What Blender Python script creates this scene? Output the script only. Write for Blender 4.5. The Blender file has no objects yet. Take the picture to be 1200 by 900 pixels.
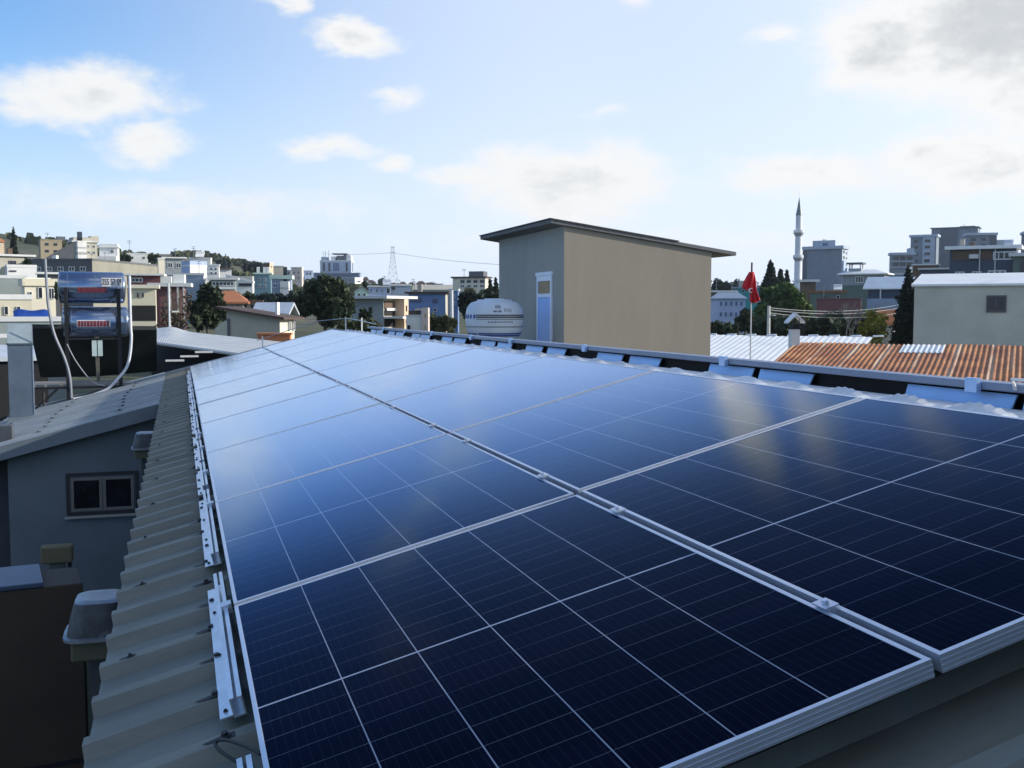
import bpy, bmesh, math, random
from mathutils import Vector, Matrix
import numpy as np

random.seed(7)
rng = np.random.default_rng(11)
SC = bpy.context.scene
COL = SC.collection
rad = math.radians

# ------------------------------------------------------------------ camera
FPX = 1231.0                      # focal length in pixels of a 1200 px wide frame
YAW, PIT = rad(17.49), rad(-4.05)
CAM = Vector((-.135, -1.487, .886))
TH = rad(14.41)                   # roof pitch
FW = Vector((math.sin(YAW)*math.cos(PIT), math.cos(YAW)*math.cos(PIT), math.sin(PIT)))
RT = Vector((math.cos(YAW), -math.sin(YAW), 0))
UP = RT.cross(FW)
cd = bpy.data.cameras.new("camera")
cam = bpy.data.objects.new("camera", cd); COL.objects.link(cam)
cam.location = CAM
cam.rotation_euler = Matrix((RT, UP, -FW)).transposed().to_euler()
cd.sensor_width = 36; cd.lens = 36*FPX/1200
cd.clip_start = .05; cd.clip_end = 9000
SC.camera = cam

# ------------------------------------------------------------------ world, sun, exposure
SUN_EL, SUN_AZ = rad(19), rad(104)          # azimuth clockwise from +Y
SKY_STR = .10
SC.view_settings.view_transform = 'Standard'
SC.view_settings.look = 'None'
SC.view_settings.exposure = 0.35
SC.view_settings.gamma = 1
SC.view_settings.use_curve_mapping = False

W = bpy.data.worlds.new("World"); SC.world = W; W.use_nodes = True
nt = W.node_tree; N = nt.nodes; L = nt.links
for n in list(N): N.remove(n)

def nd(tree, typ, **kw):
    n = tree.nodes.new(typ)
    for k, v in kw.items(): setattr(n, k, v)
    return n
def mth(tree, op, a, b=None, c=None, clamp=False):
    n = tree.nodes.new('ShaderNodeMath'); n.operation = op; n.use_clamp = clamp
    for i, v in enumerate((a, b, c)):
        if v is None: continue
        if isinstance(v, (int, float)): n.inputs[i].default_value = v
        else: tree.links.new(v, n.inputs[i])
    return n.outputs[0]
def vmth(tree, op, a, b=None):
    n = tree.nodes.new('ShaderNodeVectorMath'); n.operation = op
    for i, v in enumerate((a, b)):
        if v is None: continue
        if isinstance(v, (tuple, list)): n.inputs[i].default_value = v
        else: tree.links.new(v, n.inputs[i])
    return n.outputs['Value'] if op in ('LENGTH', 'DOT_PRODUCT') else n.outputs[0]
def smooth(tree, v, a, b, lo=0., hi=1.):
    n = tree.nodes.new('ShaderNodeMapRange'); n.interpolation_type = 'SMOOTHSTEP'
    tree.links.new(v, n.inputs[0])
    for i, x in zip((1, 2, 3, 4), (a, b, lo, hi)): n.inputs[i].default_value = x
    return n.outputs[0]
def mixc(tree, f, a, b, mode='MIX'):
    n = tree.nodes.new('ShaderNodeMix'); n.data_type = 'RGBA'; n.blend_type = mode
    for i, v in ((0, f), (6, a), (7, b)):
        if isinstance(v, (int, float)): n.inputs[i].default_value = v
        elif isinstance(v, (tuple, list)): n.inputs[i].default_value = (*v[:3], 1)
        else: tree.links.new(v, n.inputs[i])
    return n.outputs[2]
def noise(tree, vec, scale, detail=3, rough=.55, dist=0.):
    n = tree.nodes.new('ShaderNodeTexNoise')
    n.inputs['Scale'].default_value = scale; n.inputs['Detail'].default_value = detail
    n.inputs['Roughness'].default_value = rough; n.inputs['Distortion'].default_value = dist
    if vec is not None: tree.links.new(vec, n.inputs['Vector'])
    return n

sky = nd(nt, 'ShaderNodeTexSky', sky_type='NISHITA')
sky.sun_disc = False; sky.sun_elevation = SUN_EL; sky.sun_rotation = SUN_AZ
sky.altitude = 100; sky.air_density = 1.0; sky.dust_density = 1.2; sky.ozone_density = 1.6
tc = nd(nt, 'ShaderNodeTexCoord')
sep = nd(nt, 'ShaderNodeSeparateXYZ'); L.new(tc.outputs['Generated'], sep.inputs[0])
azim = mth(nt, 'MULTIPLY', mth(nt, 'ARCTAN2', sep.outputs[0], sep.outputs[1]), 180/math.pi)
elev = mth(nt, 'MULTIPLY', mth(nt, 'ARCSINE', sep.outputs[2]), 180/math.pi)
cmb = nd(nt, 'ShaderNodeCombineXYZ'); L.new(azim, cmb.inputs[0]); L.new(elev, cmb.inputs[1])
# clouds live in sky directions (azimuth, elevation in degrees): centre, radii, weight
CLOUDS = [(-4.5, 10.6, 6.0, 2.0, .9), (-1.5, 8.4, 3.2, 1.3, .75), (-10, 10.5, 4.0, 1.6, .6),
          (8.9, 14.2, 3.2, 1.3, .95), (5.6, 15.6, 1.6, .8, .7), (3.4, 16.6, 2.3, 1.0, .85), (11.6, 11.3, 2.2, .8, .6),
          (-11, 14.0, 1.0, .9, .8), (18.5, 16.8, 3.4, .8, .5), (23.5, 17, 2, .7, .5),
          (7.8, 8.6, 3.6, .9, .7), (10.6, 7.9, 2, .8, .65),
          (20.3, 6.7, 7.5, 2.7, 1.0), (15.5, 7.3, 4.5, 1.0, .75), (22.5, 10.4, 1.8, .6, .45),
          (42.5, 13.8, 9.5, 5.0, 1.35), (46.5, 10.5, 8.5, 3.6, 1.3), (36.5, 13.0, 4.5, 2.6, 1.1), (33, 7.0, 6.5, 1.4, .8), (41.5, 7.2, 8.0, 2.0, .95),
          (31.6, 16.5, 2.5, 1.0, .65), (31.0, 13.9, 2.2, .8, .6), (0, 5.4, 17, 1.9, .50), (25, 3.6, 20, 1.4, .45),
          (62, 12, 12, 7, 1.1), (70, 30, 14, 6, .7), (140, 32, 45, 17, 1.0), (-125, 36, 45, 16, .95), (-60, 52, 26, 12, .85), (80, 58, 40, 14, .9), (180, 60, 60, 14, .8), (24.0, 19.8, 1.7, 3.2, 1.0), (28.6, 21.2, 1.2, 2.4, .8), (33.5, 19.0, 1.6, 2.4, .8)]  # the clouds behind and overhead are added, unseen, to whiten the ambient light
wob = noise(nt, None, 1, 5, .6)
mp = nd(nt, 'ShaderNodeMapping'); L.new(cmb.outputs[0], mp.inputs[0]); mp.inputs['Scale'].default_value = (.22, .42, 1)
L.new(mp.outputs[0], wob.inputs['Vector'])
off = vmth(nt, 'MULTIPLY', vmth(nt, 'SUBTRACT', wob.outputs['Color'], (.5, .5, .5)), (4.6, 2.6, 0))
pos = vmth(nt, 'ADD', cmb.outputs[0], off)
dens = None
for a, e, ra, re, w in CLOUDS:
    d = vmth(nt, 'LENGTH', vmth(nt, 'MULTIPLY', vmth(nt, 'SUBTRACT', pos, (a, e, 0)), (1/ra, 1/re, 0)))
    s = smooth(nt, d, 0.0, 1.35, w, 0.)
    dens = s if dens is None else mth(nt, 'MAXIMUM', dens, s)
mp2 = nd(nt, 'ShaderNodeMapping'); L.new(cmb.outputs[0], mp2.inputs[0]); mp2.inputs['Scale'].default_value = (.34, .62, 1)
fb = noise(nt, mp2.outputs[0], 1.25, 12, .66, .2)
body = mth(nt, 'ADD', dens, mth(nt, 'MULTIPLY', mth(nt, 'SUBTRACT', fb.outputs['Fac'], .5), .75))
cmask = smooth(nt, body, .14, .72, 0., .94)
thick = smooth(nt, mth(nt, 'ADD', dens, mth(nt, 'MULTIPLY', mth(nt, 'SUBTRACT', fb.outputs['Fac'], .5), 1.1)), .72, 1.40)
ccol = mixc(nt, thick, (7.6, 7.6, 7.5), (4.9, 5.1, 5.25))
# thin bright veil towards the horizon, thicker on the sun's side
side = smooth(nt, azim, -14., 22., .06, .70)
side = mth(nt, 'ADD', side, smooth(nt, azim, 24., 46., 0., .2))
side = mth(nt, 'MULTIPLY', side, smooth(nt, elev, 15., 36., 1., .25))
side = mth(nt, 'MULTIPLY', side, smooth(nt, azim, 60., 150., 1., .3))
low = smooth(nt, elev, -2., 15., .92, 0.)
veil = mth(nt, 'SUBTRACT', 1., mth(nt, 'MULTIPLY', mth(nt, 'SUBTRACT', 1., side), mth(nt, 'SUBTRACT', 1., low)), clamp=True)
skyb = mixc(nt, 1.0, sky.outputs[0], (.66, 1.24, 1.80), 'MULTIPLY')
c1 = mixc(nt, veil, skyb, (7.1, 7.75, 9.0))
c2 = mixc(nt, cmask, c1, ccol)
warm = None
for a, e, ra, re, w in ((24.2, 19.0, 1.1, 3.9, 1.), (27.4, 21.0, .8, 2.8, .8), (33.5, 23.0, .9, 2.4, .45), (1.0, 21, 2.2, 1.6, .25)):
    d = vmth(nt, 'LENGTH', vmth(nt, 'MULTIPLY', vmth(nt, 'SUBTRACT', pos, (a, e, 0)), (1/ra, 1/re, 0)))
    s = smooth(nt, d, .2, 1.5, w, 0.); warm = s if warm is None else mth(nt, 'MAXIMUM', warm, s)
c2 = mixc(nt, mth(nt, 'MULTIPLY', warm, smooth(nt, elev, 15.2, 17.5)), c2, (20, 13.2, 8.2))
bg = nd(nt, 'ShaderNodeBackground'); L.new(c2, bg.inputs[0]); bg.inputs[1].default_value = SKY_STR
wo = nd(nt, 'ShaderNodeOutputWorld'); L.new(bg.outputs[0], wo.inputs[0])

sl = bpy.data.lights.new("sun", 'SUN'); sl.energy = 4.6; sl.angle = rad(.5); sl.color = (1, .93, .82)
so = bpy.data.objects.new("sun", sl); COL.objects.link(so)
sd = Vector((math.sin(SUN_AZ)*math.cos(SUN_EL), math.cos(SUN_AZ)*math.cos(SUN_EL), math.sin(SUN_EL)))
so.rotation_euler = sd.to_track_quat('Z', 'Y').to_euler(); so.location = (60, -10, 60)

# ------------------------------------------------------------------ materials
MATS = {}
def mat(name, col, rough=.7, metal=0., var=.12, scale=3., bump=0., spec=.5, dirt=None, stretch=(1, 1, 1), bscale=None):
    if name in MATS: return MATS[name]
    m = bpy.data.materials.new(name); m.use_nodes = True; t = m.node_tree
    b = t.nodes['Principled BSDF']
    b.inputs['Roughness'].default_value = rough; b.inputs['Metallic'].default_value = metal
    b.inputs['Specular IOR Level'].default_value = spec
    c = t.nodes.new('ShaderNodeTexCoord'); mpn = t.nodes.new('ShaderNodeMapping')
    t.links.new(c.outputs['Object'], mpn.inputs[0]); mpn.inputs['Scale'].default_value = stretch
    n1 = noise(t, mpn.outputs[0], scale, 6, .65)
    f = smooth(t, n1.outputs['Fac'], .3, .72)
    lo = [x*(1-var) for x in col]; hi = [min(1, x*(1+var)) for x in col]
    colo = mixc(t, f, lo, hi)
    if dirt:
        n2 = noise(t, mpn.outputs[0], scale*.37, 8, .7, .6)
        colo = mixc(t, smooth(t, n2.outputs['Fac'], .52, .72, 0, dirt[1]), colo, dirt[0])
    t.links.new(colo, b.inputs['Base Color'])
    if bump:
        n3 = noise(t, mpn.outputs[0], bscale or scale*4, 5, .6)
        bn = t.nodes.new('ShaderNodeBump'); bn.inputs['Strength'].default_value = bump; bn.inputs['Distance'].default_value = .02
        t.links.new(n3.outputs['Fac'], bn.inputs['Height']); t.links.new(bn.outputs[0], b.inputs['Normal'])
    MATS[name] = m; return m

# ------------------------------------------------------------------ mesh helpers
class MB:
    def __init__(s): s.v = []; s.f = []; s.m = []
    def add(s, vs, fs, mi=0, M=None):
        o = len(s.v)
        s.v += [tuple(M @ Vector(p)) if M is not None else tuple(p) for p in vs]
        s.f += [tuple(i+o for i in f) for f in fs]; s.m += [mi]*len(fs); return s
    def box(s, a, b, mi=0, M=None):
        x0, y0, z0 = a; x1, y1, z1 = b
        return s.add([(x0,y0,z0),(x1,y0,z0),(x1,y1,z0),(x0,y1,z0),(x0,y0,z1),(x1,y0,z1),(x1,y1,z1),(x0,y1,z1)],
              [(0,3,2,1),(4,5,6,7),(0,1,5,4),(1,2,6,5),(2,3,7,6),(3,0,4,7)], mi, M)
    def hexa(s, p, mi=0):     # 8 corners: bottom 4, top 4
        return s.add(p, [(0,3,2,1),(4,5,6,7),(0,1,5,4),(1,2,6,5),(2,3,7,6),(3,0,4,7)], mi)
    def prism(s, poly, y0, y1, mi=0, axis='y'):   # polygon in x,z pushed along y
        n = len(poly)
        if axis == 'y': vs = [(x, y0, z) for x, z in poly]+[(x, y1, z) for x, z in poly]
        elif axis == 'x': vs = [(y0, x, z) for x, z in poly]+[(y1, x, z) for x, z in poly]
        else: vs = [(x, z, y0) for x, z in poly]+[(x, z, y1) for x, z in poly]
        fs = [tuple(range(n)), tuple(range(2*n-1, n-1, -1))]+[(i, i+n, (i+1)%n+n, (i+1)%n) for i in range(n)]
        return s.add(vs, fs, mi)
    def tube(s, pts, r, seg=8, mi=0, closed=True):
        pts = [Vector(p) for p in pts]; rs = r if isinstance(r, (list, tuple)) else [r]*len(pts)
        o = len(s.v); pr = None
        for i, p in enumerate(pts):
            d = (pts[min(i+1, len(pts)-1)]-pts[max(i-1, 0)]).normalized()
            if pr is None:
                pr = d.cross(Vector((0,0,1)));
                if pr.length < .01: pr = d.cross(Vector((1,0,0)))
            pr = (pr-d*pr.dot(d)).normalized(); q = d.cross(pr)
            for k in range(seg):
                a = 2*math.pi*k/seg
                s.v.append(tuple(p+(pr*math.cos(a)+q*math.sin(a))*rs[i]))
        for i in range(len(pts)-1):
            for k in range(seg):
                a = o+i*seg+k; b = o+i*seg+(k+1)%seg
                s.f.append((a, b, b+seg, a+seg)); s.m.append(mi)
        if closed:
            s.f.append(tuple(o+k for k in range(seg-1, -1, -1))); s.m.append(mi)
            e = o+(len(pts)-1)*seg
            s.f.append(tuple(e+k for k in range(seg))); s.m.append(mi)
        return s
    def lathe(s, prof, seg=24, mi=0, c=(0,0,0), sx=1., sy=1.):
        o = len(s.v)
        for r, z in prof:
            for k in range(seg):
                a = 2*math.pi*k/seg
                s.v.append((c[0]+sx*r*math.cos(a), c[1]+sy*r*math.sin(a), c[2]+z))
        for i in range(len(prof)-1):
            for k in range(seg):
                a = o+i*seg+k; b = o+i*seg+(k+1)%seg
                s.f.append((a, b, b+seg, a+seg)); s.m.append(mi)
        s.f.append(tuple(o+k for k in range(seg-1, -1, -1))); s.m.append(mi)
        e = o+(len(prof)-1)*seg; s.f.append(tuple(e+k for k in range(seg))); s.m.append(mi)
        return s
    def build(s, name, mats, parent=None, smooth=False, loc=None, bevel=0):
        me = bpy.data.meshes.new(name)
        me.from_pydata(s.v, [], s.f)
        if not isinstance(mats, (list, tuple)): mats = [mats]
        for x in mats: me.materials.append(x)
        me.polygons.foreach_set('material_index', s.m)
        if smooth:
            me.polygons.foreach_set('use_smooth', [True]*len(s.f))
            try: me.set_sharp_from_angle(angle=rad(38))
            except Exception: pass
        me.update()
        o = bpy.data.objects.new(name, me); COL.objects.link(o)
        if parent: o.parent = parent
        if loc is not None: o.location = loc
        if bevel:
            b = o.modifiers.new("bevel", 'BEVEL'); b.width = bevel; b.segments = 2; b.limit_method = 'ANGLE'
        return o
def tag(o, label, cat, group=None, kind=None):
    if label: o['label'] = label
    if cat: o['category'] = cat
    if group: o['group'] = group
    if kind: o['kind'] = kind
    return o
def empty(name, loc, label, cat, group=None, rz=0.):
    o = bpy.data.objects.new(name, None); COL.objects.link(o); o.empty_display_size = .2
    o.location = loc; o.rotation_euler = (0, 0, rz)
    return tag(o, label, cat, group)
def dup(o, parent=None):
    c = o.copy(); COL.objects.link(c)
    if parent: c.parent = parent
    for ch in list(o.children): dup(ch, c)
    return c
def struct(o): o['kind'] = 'structure'; return o

def ray(x, y): return FW+RT*((x-600)/FPX)+UP*((450-y)/FPX)
def at(x, y, d): return CAM+ray(x, y)*d
def zat(y, d): return at(600, y, d).z        # height seen at image row y at depth d (rows are nearly level)
def onroof(x, y, offs):
    n = Vector((-math.sin(TH), 0, math.cos(TH))); d = ray(x, y)
    return CAM+d*((offs-n.dot(CAM))/n.dot(d))
def roofp(u, y, offs): # point on the pitched roof: u up the slope, y along the ridge, offs above the panel plane
    return Vector((u*math.cos(TH)-offs*math.sin(TH), y, u*math.sin(TH)+offs*math.cos(TH)))
RM = Matrix.Rotation(-TH, 4, 'Y')            # panel frame -> world

# ------------------------------------------------------------------ terrain
def bearing(x): return YAW+math.atan((x-600)/FPX)
def pol(x, r): a = bearing(x); return (r*math.sin(a), r*math.cos(a))
HA = (*pol(-70, 440), 15., 55., 110.); HB = (*pol(245, 560), 13., 26., 110.); HC = (*pol(-330, 420), 6., 110., 150.)
GZ = -2.7
def hgt(x, y):
    r = math.hypot(x, y)
    t = max(0., r-32.)
    h = GZ+.024*min(t, 600)+.004*max(0, min(t-600, 1500))
    a = math.degrees(math.atan2(x, y))
    if y > 0: h += max(0., min(1., (6-a)/14))*min(max(0, r-36)*.035, 2.2)
    for cx, cy, am, s1, s2 in (HA, HB, HC):
        l = math.hypot(cx, cy); ux, uy = cx/l, cy/l
        dr = (x-cx)*ux+(y-cy)*uy; dl = (x-cx)*uy-(y-cy)*ux
        h += am*math.exp(-.5*((dl/s1)**2+(dr/s2)**2))
    if r > 60: h += .5*math.sin(x*.031+1)*math.cos(y*.027)*min(1, (r-60)/200)*3
    return h
def mk_terrain():
    b = MB(); rs = [0.]; r = 3.
    while r < 1850: rs.append(r); r *= 1.075
    na = 220
    for r in rs:
        for k in range(na):
            a = 2*math.pi*k/na; x, y = r*math.sin(a), r*math.cos(a)
            b.v.append((x, y, hgt(x, y)))
    for i in range(len(rs)-1):
        for k in range(na):
            p = i*na+k; q = i*na+(k+1)%na
            b.f.append((p, p+na, q+na, q)); b.m.append(0)
    m = bpy.data.materials.new("terrain_soil"); m.use_nodes = True; t = m.node_tree; bs = t.nodes['Principled BSDF']
    c = t.nodes.new('ShaderNodeTexCoord')
    n1 = noise(t, c.outputs['Object'], .012, 8, .7); n2 = noise(t, c.outputs['Object'], .09, 8, .7)
    g = mixc(t, smooth(t, n2.outputs['Fac'], .4, .62), (.03, .042, .016), (.085, .09, .04))
    g = mixc(t, smooth(t, n1.outputs['Fac'], .5, .66), g, (.12, .10, .07))
    t.links.new(g, bs.inputs['Base Color']); bs.inputs['Roughness'].default_value = .95
    struct(b.build("terrain", m, smooth=True))
mk_terrain()
yard = MB().add([(-9, -6, GZ+.006), (-.3, -6, GZ+.006), (-.3, 30, GZ+.006), (-9, 30, GZ+.006)], [(0, 1, 2, 3)]).build(
    "yard", mat("yard_concrete", (.20, .20, .20), .9, var=.2, scale=1.2, dirt=((.09, .09, .09), .7)))
struct(yard)
# ------------------------------------------------------------------ the roof that carries the panels
PW, PL, GX, GY = 1.134, 1.719, .017, .029
VAL, CREST, PITCH = -.147, -.115, .30
ROOF_END, WING_Y, EAVE, WING_EAVE, RIDGE = 17.75, 11.6, -.44, -2.95, 2.62

def sheet_mat(name, col, seed=0.):
    m = bpy.data.materials.new(name); m.use_nodes = True; t = m.node_tree; b = t.nodes['Principled BSDF']
    c = t.nodes.new('ShaderNodeTexCoord')
    mp_ = t.nodes.new('ShaderNodeMapping'); t.links.new(c.outputs['Object'], mp_.inputs[0])
    mp_.inputs['Scale'].default_value = (.8, 4., 1); mp_.inputs['Location'].default_value = (seed, seed, 0)
    n1 = noise(t, mp_.outputs[0], 1.6, 8, .7); n2 = noise(t, c.outputs['Object'], 26, 4, .6); n3 = noise(t, mp_.outputs[0], .6, 6, .7, .8)
    k = mixc(t, smooth(t, n1.outputs['Fac'], .35, .7), [x*.78 for x in col], [x*1.12 for x in col])
    k = mixc(t, smooth(t, n3.outputs['Fac'], .52, .75, 0, .55), k, (.16, .15, .12))
    k = mixc(t, smooth(t, n2.outputs['Fac'], .56, .75, 0, .3), k, (.12, .12, .11))
    t.links.new(k, b.inputs['Base Color']); b.inputs['Roughness'].default_value = .55
    b.inputs['Metallic'].default_value = .15
    bn = t.nodes.new('ShaderNodeBump'); bn.inputs['Strength'].default_value = .12; bn.inputs['Distance'].default_value = .01
    t.links.new(n1.outputs['Fac'], bn.inputs['Height']); t.links.new(bn.outputs[0], b.inputs['Normal'])
    return m
M_SHEET = sheet_mat("roof_sheet_paint", (.195, .20, .168))
M_SHEET2 = sheet_mat("wing_sheet_paint", (.31, .34, .36), 3.)
M_FASCIA = mat("fascia_grey", (.13, .16, .19), .6, var=.15, scale=2)
M_WALLBLUE = mat("wall_bluegrey", (.13, .158, .185), .85, var=.10, scale=1.6, dirt=((.08, .10, .12), .45), bump=.1)
M_GALV = mat("galvanised", (.55, .58, .62), .38, .85, var=.2, scale=8, dirt=((.2, .2, .2), .4))
M_ALU = mat("aluminium", (.68, .73, .82), .36, .75, var=.06, scale=6, stretch=(1, .2, 1))
M_ALURAW = mat("rail_aluminium", (.72, .76, .82), .32, .8, var=.1, scale=9)
M_DARK = mat("dark_inside", (.012, .012, .014), .9)
M_BLACK = mat("black_rubber", (.02, .02, .022), .6)
M_WHITE = mat("white_paint", (.78, .78, .76), .6, var=.06, scale=2)

bld = empty("metal_roofed_building", (0, 0, GZ), "low pitched metal roofed building carrying the rows of solar panels", "building")
def bpart(mb, name, mats, parent=bld, **k):
    o = mb.build(name, mats, parent, **k)
    if parent is bld: o.location = (0, 0, -GZ)
    return o
def trap(y, sharp=.28):
    t = (y/PITCH) % 1.0
    w0, w1 = .09, .20                     # half width of crest, of crest plus flank
    d = abs(t-.5)
    return CREST if d < w0 else (VAL if d > w1 else CREST+(VAL-CREST)*(d-w0)/(w1-w0))
def corr_ys(y0, y1):
    ys = {y0, y1}; k = math.floor(y0/PITCH)-1
    while k*PITCH < y1+PITCH:
        for f in (.5-.20, .5-.09, .5+.09, .5+.20):
            v = (k+f)*PITCH
            if y0 < v < y1: ys.add(round(v, 5))
        k += 1
    return sorted(ys)
def corr_sheet(y0, y1, u0, u1, nu, side=1, thick=.012):
    b = MB(); ys = corr_ys(y0, y1); us = [u0+(u1-u0)*i/nu for i in range(nu+1)]
    def P(u, y, o):
        q = roofp(u, y, o)
        if side < 0:
            xr = roofp(RIDGE, 0, VAL).x; q = Vector((2*xr-q.x+.0, q.y, q.z))
        return q
    for top in (0, 1):
        o = len(b.v)
        for u in us:
            for y in ys:
                sag = .006*math.sin(u*5.1+y*.9)*math.sin(y*2.3+u)
                b.v.append(tuple(P(u, y, trap(y)+sag*.5-(thick if top else 0))))
        n = len(ys)
        for i in range(nu):
            for j in range(n-1):
                q = (o+i*n+j, o+(i+1)*n+j, o+(i+1)*n+j+1, o+i*n+j+1)
                b.f.append(q if top else q[::-1]); b.m.append(0)
    n = len(ys); h = n*(nu+1)
    for j in range(n-1):
        b.f.append((j, j+1, h+j+1, h+j)); b.m.append(0)
        a = nu*n+j; b.f.append((a+1, a, h+a, h+a+1)); b.m.append(0)
    for i in range(nu):
        a = i*n; b.f.append((a+n, a, h+a, h+a+n)); b.m.append(0)
        a = i*n+n-1; b.f.append((a, a+n, h+a+n, h+a)); b.m.append(0)
    return b
roof = bpart(corr_sheet(-4.5, ROOF_END, EAVE, RIDGE, 12), "roof", M_SHEET)
bpart(corr_sheet(WING_Y, ROOF_END, WING_EAVE, EAVE-.004, 8), "wing_roof", M_SHEET2)
bpart(corr_sheet(-4.5, ROOF_END, EAVE-2, RIDGE, 4, side=-1), "far_roof_slope", M_SHEET)
# walls
w = MB()
w.box((-.27, -4.4, GZ), (-.17, WING_Y, -.255)); bpart(w, "wall", M_WALLBLUE)
def wedge_wall(y0, y1):
    xa, xb = -2.08, -.30
    za = roofp(xa/math.cos(TH), 0, VAL).z-.025; zb = roofp(xb/math.cos(TH), 0, VAL).z-.025
    return MB().hexa([(xa, y0, GZ), (xb, y0, GZ), (xb, y1, GZ), (xa, y1, GZ), (xa, y0, za), (xb, y0, zb), (xb, y1, zb), (xa, y1, za)])
bpart(wedge_wall(WING_Y+.18, WING_Y+.38), "wall", M_WALLBLUE)
bpart(MB().box((-2.08, WING_Y+.38, GZ), (-1.98, ROOF_END-.2, -.75)), "wall", M_WALLBLUE)
# fascia along the open gable of the wing, with the light trim above it
def along(u0, u1, y0, y1, o0, o1):
    return MB().hexa([roofp(u0, y0, o0), roofp(u1, y0, o0), roofp(u1, y1, o0), roofp(u0, y1, o0),
                      roofp(u0, y0, o1), roofp(u1, y0, o1), roofp(u1, y1, o1), roofp(u0, y1, o1)])
bpart(along(WING_EAVE, -.45, WING_Y-.02, WING_Y+.02, -.275, -.120), "fascia", M_FASCIA)
bpart(along(WING_EAVE, RIDGE, ROOF_END, ROOF_END+.06, -.26, -.10), "fascia", M_SHEET2)
bpart(along(WING_EAVE-.05, -.45, ROOF_END-.12, ROOF_END-.07, -.105, -.085), "gable_trim", M_WHITE)
# added wall, out of view, put beside the near end of the roof to shade it
up_w = MB().box((1.3, -1.45, -.2), (7.5, -1.2, 2.9)); up_w.box((1.3, -4.4, -.2), (1.5, -1.452, 2.9)); bpart(up_w, "added_shade_wall", mat("shade_wall_grey", (.16, .16, .155), .9))
# window of the wing wall
M_PANE = mat("dark_glass", (.012, .014, .017), .12, var=.3)
M_UPVC = mat("upvc_dull", (.17, .16, .145), .5, var=.1)
WY = WING_Y+.18
def wingpt(x, y):
    d = ray(x, y); t = (WY-CAM.y)/d.y; return CAM+d*t
a, c_ = wingpt(77, 555), wingpt(163, 600)
x0, x1, z1, z0 = a.x, c_.x, a.z, c_.z
win = MB()
fw = .035
for bx in (((x0, z0), (x1, z0+fw)), ((x0, z1-fw), (x1, z1)), ((x0, z0+fw), (x0+fw, z1-fw)), ((x1-fw, z0+fw), (x1, z1-fw))):
    win.box((bx[0][0], WY-.02, bx[0][1]), (bx[1][0], WY+.05, bx[1][1]), 1)
wf = bpart(win, "window", [M_UPVC, mat("reveal_dark", (.03, .03, .032), .8)])
xm = (x0+x1)/2
for q0, q1 in ((x0+.05, xm-.004), (xm+.004, x1-.05)):
    s = MB(); zz0, zz1, g = z0+.045, z1-.06, .034
    s.box((q0, WY-.012, zz0), (q1, WY+.02, zz0+g)); s.box((q0, WY-.012, zz1-g), (q1, WY+.02, zz1))
    s.box((q0, WY-.012, zz0+g), (q0+g, WY+.02, zz1-g)); s.box((q1-g, WY-.012, zz0+g), (q1, WY+.02, zz1-g))
    bpart(s, "sash", M_UPVC, wf, bevel=.004)
    bpart(MB().box((q0+g, WY-.002, zz0+g), (q1-g, WY+.006, zz1-g)), "pane", M_PANE, wf)
bpart(MB().box((x0-.02, WY-.06, z0-.03), (x1+.03, WY-.022, z0-.004)), "sill", mat("sill_stone", (.35, .34, .33), .8), wf)

# ridge: scalloped flashing, low ventilating ridge of plates and dark gaps, its cap beam
M_FLASH = mat("ridge_flashing", (.74, .75, .76), .42, .35, var=.12, scale=7, dirt=((.3, .3, .3), .3))
fl = MB(); y = -3.0; ys = []
while y < 14.9: ys.append(y); y += .0225
BP = .362
def scal(y):
    t = ((y-1.458)/BP) % 1.0
    return max(0., math.sin(math.pi*t))
prof = []
for i, y in enumerate(ys):
    s = scal(y); rib = .0035*math.cos(2*math.pi*((y-1.458)/BP)*8)*(s > .25)
    prof.append([roofp(2.315, y, -.06), roofp(2.315, y, -.030), roofp(2.335, y, -.022+.003*s+rib), roofp(2.365, y, -.038+.024*s+rib*1.8), roofp(2.388, y, -.047+.039*s+rib), roofp(2.392, y, -.08+.039*s), roofp(2.60, y, -.10)])
for r in prof: fl.v += [tuple(p) for p in r]
k = len(prof[0])
for i in range(len(ys)-1):
    for j in range(k-1):
        fl.f.append((i*k+j, i*k+j+1, (i+1)*k+j+1, (i+1)*k+j)); fl.m.append(0)
bpart(fl, "ridge_flashing", M_FLASH, smooth=True)
bpart(MB().box((2.66, -3, .40), (2.74, 14.6, .597)), "ridge_core", M_DARK)
M_PLATE = mat("vent_plate_sky_blue", (.34, .52, .82), .33, .25, var=.07, scale=2)  # pale metal plates; the blue sky they reflect is put into the colour
M_BEAM = mat("ridge_beam_paint", (.20, .25, .35), .5, .2, var=.12, scale=2.5)
PLATES = [(-2.3, -1.9), (-1.85, -1.35), (-.7, -.2), (-.14, .36), (.84, 1.415), (1.455, 2.03), (2.685, 3.15), (3.21, 3.675), (4.29, 4.745), (4.86, 5.30), (5.93, 6.34), (6.46, 6.88), (7.28, 7.71), (7.80, 8.26),
          (8.84, 9.31), (9.40, 9.85), (10.45, 10.94), (11.0, 11.43), (11.95, 12.45), (12.55, 13.0), (13.45, 13.9), (13.95, 14.4)]
for p, q in PLATES:
    o1 = random.uniform(-.012, .012)
    bpart(MB().hexa([(2.585+o1, p+.015, .455), (2.585, q-.01, .455), (2.592, q-.01, .455), (2.592+o1, p+.015, .455),
                     (2.632, p, .590), (2.632, q, .590), (2.639, q, .590), (2.639, p, .590)]), "vent_plate", M_PLATE)
bm_ = MB().box((2.60, -3, .600), (2.69, 14.6, .629)); bpart(bm_, "ridge_beam", M_BEAM, bevel=.004)
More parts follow.
